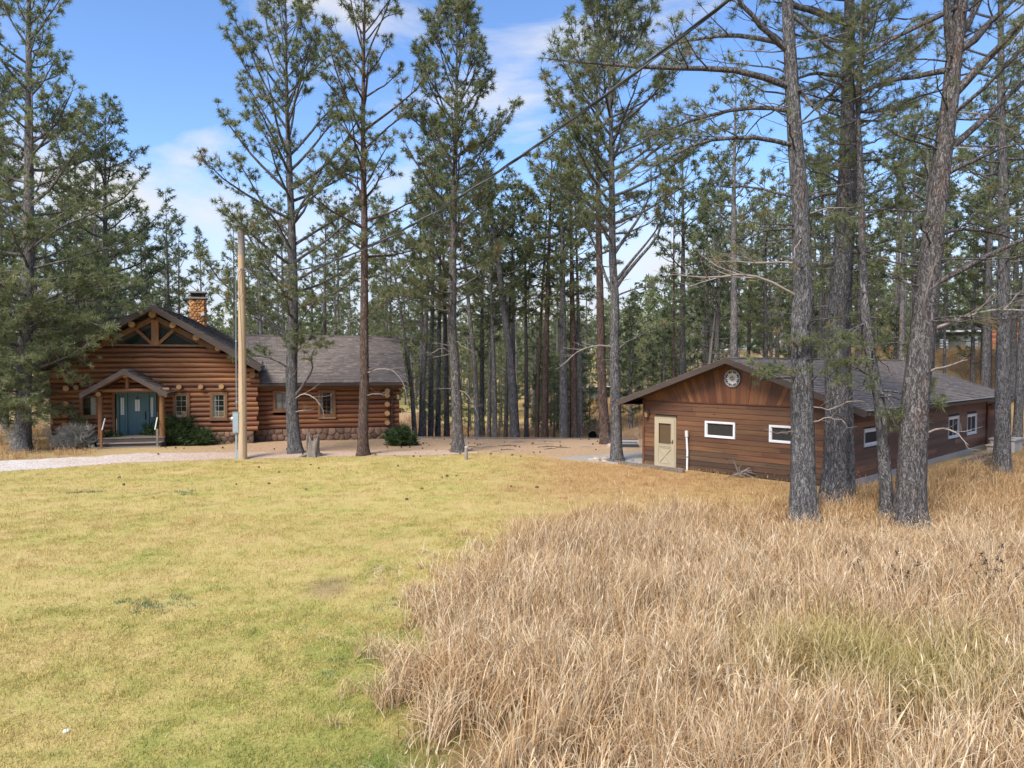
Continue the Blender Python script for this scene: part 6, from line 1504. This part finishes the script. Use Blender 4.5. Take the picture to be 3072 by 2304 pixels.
# ------------------------------------------------------------------ cones, sticks and weeds
def cone_mesh():
    mb = MB()
    for k in range(7):
        t = k / 6; rr = .035 * math.sin(PI * (.15 + .8 * t)) + .004
        for j in range(7):
            a = 2 * PI * (j + .5 * (k % 2)) / 7; c, s_ = math.cos(a), math.sin(a); x = -.045 + .09 * t
            mb.add([(x, rr * .4 * c, rr * .4 * s_), (x + .016, rr * c - .01 * s_, rr * s_ + .01 * c), (x + .016, rr * c + .01 * s_, rr * s_ - .01 * c), (x + .024, rr * 1.15 * c, rr * 1.15 * s_)], T=[(0, 1, 3), (0, 3, 2)])
    return mb.mesh('pine_cone')
cm_ = cone_mesh(); cm_.materials.append(M['cone'])
rc = random.Random(21); n = 0
while n < 88:
    x, y = rc.uniform(-6.5, 4.6), rc.uniform(32.2, 41.0)
    if n > 56: x, y = rc.uniform(-21, -8), rc.uniform(32.5, 35.5)
    if n >= 70: x, y = rc.uniform(-15, 3), rc.uniform(22, 31)
    if y > float(wall_y(x)) - .4 or (x > 1.5 and 30 < y < 34.6): continue
    o = bpy.data.objects.new('pine_cone', cm_); COL.objects.link(o); s = rc.uniform(.75, 1.2); o.scale = (s, s, s); o.location = (x, y, float(gz(x, y)) + .03 * s + (.04 if 56 < n < 70 else 0)); o.rotation_euler = (rc.uniform(0, 6), rc.uniform(-.3, .3), rc.uniform(0, 6))
    tag(o, 'brown pine cone lying on the open lawn' if n >= 70 else 'brown pine cone lying on the gravel drive' if n > 56 else 'brown pine cone lying on the needle-covered yard', 'pine cone', 'pine cones on the lawn' if n >= 70 else 'pine cones on the drive' if n > 56 else 'pine cones on the yard'); n += 1
for i in range(16):
    x, y = rc.uniform(-2, 4.2), rc.uniform(34.2, 40.2)
    if x > 1.6 and y < 34.8: y += 2
    a = rc.uniform(-.5, .5); L = rc.uniform(.5, 1.4); z = float(gz(x, y)) + .03
    o = ob('stick', MB().tube([(-L / 2, 0, 0), (-.1 * L, .06 * L, .025), (L / 2, -.03 * L, .01)], [.012, .02, .008], 5).tube([(0, .03 * L, .02), (.2 * L, .18 * L, .05)], [.010, .004], 4), M['dead_wood' if i % 3 else 'bark_red']); o.location = (x, y, z); o.rotation_euler = (0, 0, a)
    tag(o, 'fallen pine twig lying on the needle-covered yard', 'stick', 'fallen twigs on the yard')
M['weed'] = leafy('dead_weed', [(.0, (.03, .02, .015)), (.5, (.10, .065, .045)), (1., (.22, .15, .10))], .1)
for x, y, h, s, lab in ((6.05, 11.9, 1.0, 1, 'dark brown dead weed stalk standing in the dry meadow grass'), (8.15, 12.2, 1.05, 2, 'grey seedy dead weed clump near the right edge of the meadow')):
    r = np.random.RandomState(s); e = thing('dead_weed', lab, 'weed', (x, y, float(gz(x, y))), 0, 'dead weeds in the meadow'); sm, cm = MB(), MB()
    for k in range(7):
        P = limb_path(r, (r.normal(0, .04), r.normal(0, .04), 0), r.uniform(0, 6.28), 1.25, h * r.uniform(.7, 1.05), -.2, 5); sm.tube(P, np.linspace(.009, .003, len(P)), 4, False)
        tufts(cm, P[3:], np.repeat(UP[None], len(P) - 3, 0), r, .09, 12, .018, .6)
    ob('stem', sm, M['weed'], e); ob('seed_head', cm, M['weed'], e)
# ------------------------------------------------------------------ grass: clumps of modelled blades scattered by geometry nodes (stuff)
def blade_clump(name, n, rad, h0, h1, w, arch, mat, seed, segs=4, heads=0.0, flop=.25):
    r = np.random.RandomState(seed); mb = MB()
    for _ in range(n):
        a = r.uniform(0, 6.28); q = rad * math.sqrt(r.random()); b0 = np.array([q * math.cos(a), q * math.sin(a), -.02])
        h = r.uniform(h0, h1); az = r.uniform(0, 6.28); d = np.array([math.cos(az), math.sin(az), 0]); sd = np.array([-d[1], d[0], 0])
        lean = abs(r.normal(0, flop)); cv = arch * r.uniform(.25, 1.5); t = np.linspace(0, 1, segs + 1); ang = lean + cv * t ** (1.7 if arch < 2 else 2.6)
        st = h / segs; P = [b0]
        for k in range(segs): P.append(P[-1] + (d * math.sin(ang[k]) + UP * math.cos(ang[k])) * st)
        P = np.array(P); tw_ = r.uniform(-.8, .8); side_ = sd * math.cos(tw_) + d * math.sin(tw_)
        ww = w * r.uniform(.6, 1.3) * np.maximum(.08, (1 - t ** 2.2)) * .5
        V = np.concatenate([P - side_ * ww[:, None], P + side_ * ww[:, None]]); m = segs + 1
        tn = np.clip(r.normal(.5, .27), 0, 1)
        mb.add(V, [(k, k + 1, m + k + 1, m + k) for k in range(segs)], tint=tn)
        if heads and r.random() < heads:
            e = P[-1]; dd = P[-1] - P[-2]; dd /= np.linalg.norm(dd)
            for k in range(3):
                s2 = rnd_unit(r, 1)[0]; mb.add([e - dd * .02, e + dd * .10 + s2 * .004 - UP * .02, e + dd * .035 + s2 * .006, e + dd * .035 - s2 * .006], T=[(0, 2, 3), (3, 2, 1)], tint=min(1, tn + .2))
    o = bpy.data.objects.new(name, mb.mesh(name)); o.data.materials.append(mat)
    return o

def scatter(name, P, rz, tilt, sc, idx, protos, label):
    coll = bpy.data.collections.new(name + '_source')
    for k, p in enumerate(protos): p.name = f'{name}_{k:02d}'; coll.objects.link(p)
    me = bpy.data.meshes.new(name); n = len(P); me.vertices.add(n); me.vertices.foreach_set('co', np.asarray(P, np.float32).ravel())
    rot = np.stack([tilt[:, 0], tilt[:, 1], rz], 1)
    for nm, ty, v in (('rot', 'FLOAT_VECTOR', rot), ('scl', 'FLOAT_VECTOR', sc), ('pick', 'INT', idx)):
        a = me.attributes.new(nm, ty, 'POINT')
        a.data.foreach_set('vector' if ty == 'FLOAT_VECTOR' else 'value', np.ascontiguousarray(v, np.float32 if ty != 'INT' else np.int32).ravel())
    o = bpy.data.objects.new(name, me); COL.objects.link(o); o['kind'] = 'stuff'; o['label'] = label
    ng = bpy.data.node_groups.new(name, 'GeometryNodeTree')
    ng.interface.new_socket('Geometry', in_out='INPUT', socket_type='NodeSocketGeometry'); ng.interface.new_socket('Geometry', in_out='OUTPUT', socket_type='NodeSocketGeometry')
    gi, go = ng.nodes.new('NodeGroupInput'), ng.nodes.new('NodeGroupOutput')
    iop = ng.nodes.new('GeometryNodeInstanceOnPoints'); ci = ng.nodes.new('GeometryNodeCollectionInfo')
    ci.inputs['Collection'].default_value = coll; ci.inputs['Separate Children'].default_value = True; ci.inputs['Reset Children'].default_value = True
    iop.inputs['Pick Instance'].default_value = True
    def attr(nm, ty):
        a = ng.nodes.new('GeometryNodeInputNamedAttribute'); a.data_type = ty; a.inputs['Name'].default_value = nm; return a.outputs['Attribute']
    e2r = ng.nodes.new('FunctionNodeEulerToRotation')
    ng.links.new(attr('rot', 'FLOAT_VECTOR'), e2r.inputs[0]); ng.links.new(e2r.outputs[0], iop.inputs['Rotation'])
    ng.links.new(attr('scl', 'FLOAT_VECTOR'), iop.inputs['Scale']); ng.links.new(attr('pick', 'INT'), iop.inputs['Instance Index'])
    ng.links.new(gi.outputs[0], iop.inputs['Points']); ng.links.new(ci.outputs[0], iop.inputs['Instance']); ng.links.new(iop.outputs[0], go.inputs[0])
    md = o.modifiers.new('scatter', 'NODES'); md.node_group = ng
    return o

def grass_mat(name, kind):
    m, nt, b, out = nodes(name)
    a = N(nt, 'Attribute', attribute_name='tint'); geo = N(nt, 'NewGeometry'); pos = geo.outputs['Position']
    if kind == 'lawn':
        za = N(nt, 'Value'); sp = N(nt, 'SeparateXYZ'); nt.links.new(pos, sp.inputs[0])
        mr = N(nt, 'MapRange', ins={'From Min': -2.2, 'From Max': 3.0}); nt.links.new(sp.outputs[0], mr.inputs[0]); m2 = N(nt, 'MapRange', ins={'From Min': 17.0, 'From Max': 25.0}); nt.links.new(sp.outputs[1], m2.inputs[0])
        c, n2 = lawn_colour(nt, pos, mth(nt, 'MULTIPLY', mr.outputs[0], m2.outputs[0]))
        h = N(nt, 'HueSaturation'); nt.links.new(c, h.inputs['Color']); nt.links.new(mth(nt, 'ADD', mth(nt, 'MULTIPLY', a.outputs['Fac'], .9), .62), h.inputs['Value']); c = h.outputs[0]
        tr = .3
    else:
        n1 = noise(nt, pos, .38, 4, .6); n2 = noise(nt, pos, 1.7, 4, .6); sp = N(nt, 'SeparateXYZ'); nt.links.new(pos, sp.inputs[0])
        f = mth(nt, 'ADD', mth(nt, 'SUBTRACT', mth(nt, 'MULTIPLY', a.outputs['Fac'], .85), .12), mth(nt, 'MULTIPLY', n2, .40))
        tan = ramp(nt, [(.2, (.32, .18, .082)), (.42, (.51, .34, .178)), (.6, (.62, .46, .272)), (.82, (.73, .61, .43))], f).outputs[0]
        org = ramp(nt, [(.2, (.29, .15, .062)), (.5, (.49, .30, .135)), (.8, (.63, .45, .235))], f).outputs[0]
        mr = N(nt, 'MapRange', ins={'From Min': 16.0, 'From Max': 20.5}); nt.links.new(mth(nt, 'ADD', sp.outputs[1], mth(nt, 'MULTIPLY', mth(nt, 'SUBTRACT', n1, .5), 9.0)), mr.inputs[0])
        pk = ramp(nt, [(.56, (0, 0, 0)), (.70, (1, 1, 1))], noise(nt, pos, .75, 3, .5)).outputs[0]
        c = mixc(nt, mth(nt, 'MAXIMUM', mth(nt, 'MULTIPLY', mr.outputs[0], .9), mth(nt, 'MULTIPLY', pk, .6)), tan, org)
        # green-yellow tufts low down in the hollow near the bottom right
        vv = N(nt, 'VectorMath', operation='SUBTRACT'); nt.links.new(pos, vv.inputs[0]); vv.inputs[1].default_value = (4.6, 9.2, 0); vs = N(nt, 'VectorMath', operation='MULTIPLY'); nt.links.new(vv.outputs[0], vs.inputs[0]); vs.inputs[1].default_value = (.42, .55, 0)
        ln_ = N(nt, 'VectorMath', operation='LENGTH'); nt.links.new(vs.outputs[0], ln_.inputs[0])
        g = ramp(nt, [(.25, (1, 1, 1)), (.95, (0, 0, 0))], mth(nt, 'ADD', ln_.outputs['Value'], mth(nt, 'MULTIPLY', mth(nt, 'SUBTRACT', n2, .5), 1.6))).outputs[0]
        c = mixc(nt, mth(nt, 'MULTIPLY', g, .62), c, ramp(nt, [(.2, (.15, .16, .03)), (.7, (.42, .36, .09))], f).outputs[0]); tr = .16
    nt.links.new(c, b.inputs['Base Color']); b.inputs['Roughness'].default_value = .7; b.inputs['Specular IOR Level'].default_value = .15
    t = N(nt, 'BsdfTranslucent'); nt.links.new(c, t.inputs[0]); mx = N(nt, 'MixShader'); mx.inputs[0].default_value = tr
    nt.links.new(b.outputs[0], mx.inputs[1]); nt.links.new(t.outputs[0], mx.inputs[2]); nt.links.new(mx.outputs[0], out.inputs[0])
    return m
M['meadow_grass'] = grass_mat('dry_meadow_blades', 'meadow'); M['lawn_grass'] = grass_mat('lawn_blades', 'lawn')
rg_ = np.random.RandomState(31)
def spots(x0, x1, y0, y1, n): return np.stack([rg_.uniform(x0, x1, n), rg_.uniform(y0, y1, n)], 1)
def in_view(p, m=1.25): return np.abs(p[:, 0]) < .705 * p[:, 1] * m + 1.0
def off_shed(p):
    a = (p[:, 0] - SO[0]) * math.cos(SA) + (p[:, 1] - SO[1]) * math.sin(SA); b_ = -(p[:, 0] - SO[0]) * math.sin(SA) + (p[:, 1] - SO[1]) * math.cos(SA)
    return ~((a > -.9) & (a < GW + .35) & (b_ > -.25) & (b_ < GL + 2.4))

# tall dry meadow
tall = [blade_clump('t', 28, .19, .50, .98, .0122, 2.5, M['meadow_grass'], 500 + k, 7, 0, .24) for k in range(5)]
tall += [blade_clump('t', 34, .22, .28, .60, .0130, 2.4, M['meadow_grass'], 510 + k, 6, 0, .5) for k in range(3)]      # low tangled leaf
tall += [blade_clump('t', 18, .20, .70, 1.10, .0052, .55, M['meadow_grass'], 520 + k, 5, .5, .12) for k in range(2)]     # thin upright stalks with seed
P = np.concatenate([spots(-3, 16, 4.5, 13, 8200), spots(-3, 24, 13, 20, 6800), spots(-1, 32, 20, 44, 9000)])
md = meadow_d(P[:, 0], P[:, 1])
soft = np.interp(P[:, 1], [8, 13, 18, 24], [.95, 1.4, 2.4, 2.9])
k = (md > rg_.normal(.0, .4, len(P)) * soft) & in_view(P) & off_shed(P)
hol = wob(P[:, 0] + 3, P[:, 1], .85) + .6 * wob(P[:, 0], P[:, 1] + 5, 2.3)
k &= rg_.random(len(P)) < np.clip(.56 + 1.4 * (hol + .16), .02, .66); P = P[k]; md = md[k]; hol = hol[k]
wv_ = wob(P[:, 0], P[:, 1], .9)
hs = (1.0 + .26 * wv_ + .30 * np.clip(hol, -1.1, .5) + rg_.normal(0, .15, len(P))) * np.interp(P[:, 1], [5, 14, 20, 26, 40], [1.02, .92, .80, .62, .40]) * (.34 + .66 * sstep(-1.2, 1.3, md))
hs *= 1 - .58 * np.exp(-((P[:, 0] - 8.8) / 3.0) ** 2 - ((P[:, 1] - 17.6) / 1.9) ** 2)
hs = np.clip(hs, .2, 1.4)
thin = rg_.random(len(P)) < np.interp(P[:, 1], [0, 28, 34, 44], [1, 1, .6, .35]); P, hs = P[thin], hs[thin]
n = len(P)
scatter('meadow_grass', np.column_stack([P, gz(P[:, 0], P[:, 1])]), rg_.uniform(0, 6.28, n), np.column_stack([.20 * wob(P[:, 0], P[:, 1], .8), .20 * wob(P[:, 1] + 4, P[:, 0], .9)]) + rg_.normal(0, .16, (n, 2)), np.column_stack([hs * .35 + .68, hs * .35 + .68, hs]), np.where(rg_.random(n) < .16, rg_.randint(8, 10, n), np.where(wob(P[:, 0] + 9, P[:, 1] + 2, 1.1) + rg_.normal(0, .35, n) > .25, rg_.randint(5, 8, n), rg_.randint(0, 5, n))), tall, 'tall dry meadow grass, tan to orange, arching over')

# mown lawn
short = [blade_clump('s', 46, .17, .030, .075, .0062, .9, M['lawn_grass'], 600 + k, 2, 0, .55) for k in range(6)]
P = np.concatenate([spots(-9.5, 0, 5, 12, 5200), spots(-16, 3, 12, 20, 6500), spots(-24, 9, 20, 34, 8000)])
zm, zd, zf, zs = zones(P[:, 0], P[:, 1]); near = np.interp(P[:, 0], DR_X + [1, 4, 6], DR_N + [33.2, 31.4, 30.6])
k = (rg_.random(len(P)) > np.maximum(zm * .85, np.maximum(zd, zf))) & (P[:, 1] < near - .05 + rg_.uniform(-.25, .1, len(P))) & in_view(P) & off_shed(P); P = P[k]; n = len(P)
s = rg_.uniform(.8, 1.35, n) * (1 + .25 * sstep(16, 26, P[:, 1]))
scatter('lawn_grass', np.column_stack([P, gz(P[:, 0], P[:, 1])]), rg_.uniform(0, 6.28, n), rg_.normal(0, .08, (n, 2)), np.column_stack([s * 1.15, s * 1.15, s * rg_.uniform(.7, 1.3, n)]), rg_.randint(0, 6, n), short, 'short gold and green mown lawn')

# ragged straw grass: verge by the house, field beyond the wall, foot of the garage
dry = [blade_clump('d', 24, .2, .10, .34, .010, .8, M['meadow_grass'], 700 + k, 3, .2, .4) for k in range(5)]
P = np.concatenate([spots(-36, -19, 31, 45, 1500), spots(-3, 9.5, 20, 30, 1500), spots(4, 22, 42, 86, 2600), spots(-8, 5, 43, 60, 900), spots(14, 50, 38, 75, 3000)])
zm, zd, zf, zs = zones(P[:, 0], P[:, 1])
a = (P[:, 0] - CO[0]) * math.cos(CA) + (P[:, 1] - CO[1]) * math.sin(CA); b_ = -(P[:, 0] - CO[0]) * math.sin(CA) + (P[:, 1] - CO[1]) * math.cos(CA)
far_e = np.interp(P[:, 0], DR_X, DR_F); nr_e = np.interp(P[:, 0], DR_X, DR_N)
k = off_shed(P) & ~((a > -8.2) & (a < 9.3) & (b_ > -2.6) & (b_ < 21)) & ~((P[:, 0] < -2) & (P[:, 1] > nr_e - .1) & (P[:, 1] < far_e + .1)) & in_view(P, 1.35) & ((P[:, 1] > 31) | (P[:, 0] < -15) | (rg_.random(len(P)) < zs * 1.0 * sstep(-3, 5, P[:, 0] + rg_.normal(0, 1, len(P))))); P = P[k]; n = len(P)
s = rg_.uniform(.6, 1.3, n) * np.where(P[:, 1] > 42, 1.5, 1.0) * np.where((P[:, 0] > 0) & (P[:, 1] < 31), .62, 1.0)
scatter('dry_grass', np.column_stack([P, gz(P[:, 0], P[:, 1])]), rg_.uniform(0, 6.28, n), rg_.normal(0, .1, (n, 2)), np.column_stack([s, s, s]), rg_.randint(0, 5, n), dry, 'short straw grass on the verges and the field')

# patches of blue-green clover in the lawn and one white pebble
M['clover'] = leafy('clover_leaf', [(.0, (.05, .10, .05)), (.5, (.12, .19, .10)), (1., (.22, .28, .15))], .2, .1)
clo = [blade_clump('c', 60, .15, .03, .08, .012, .9, M['clover'], 800 + k, 2, 0, .7) for k in range(2)]
P = np.concatenate([np.stack([rg_.normal(x, sx, n_), rg_.normal(y, sy, n_)], 1) for x, y, sx, sy, n_ in ((-6.1, 12.3, .34, .22, 26), (-13.8, 23.6, .4, .2, 16), (-11.0, 23.3, .5, .2, 14), (-2.6, 10.2, .4, .5, 12), (-1.9, 12.4, .3, .4, 10))]); n = len(P)
scatter('clover_patch', np.column_stack([P, gz(P[:, 0], P[:, 1])]), rg_.uniform(0, 6.28, n), rg_.normal(0, .1, (n, 2)), np.ones((n, 3)) * rg_.uniform(.7, 1.2, (n, 1)), rg_.randint(0, 2, n), clo, 'blue-green clover patches in the lawn')
o = rock(-5.0, 8.05, .032, 'small white pebble lying on the lawn', 'white'); o.name = 'pebble'; del o['group']; o['category'] = 'pebble'
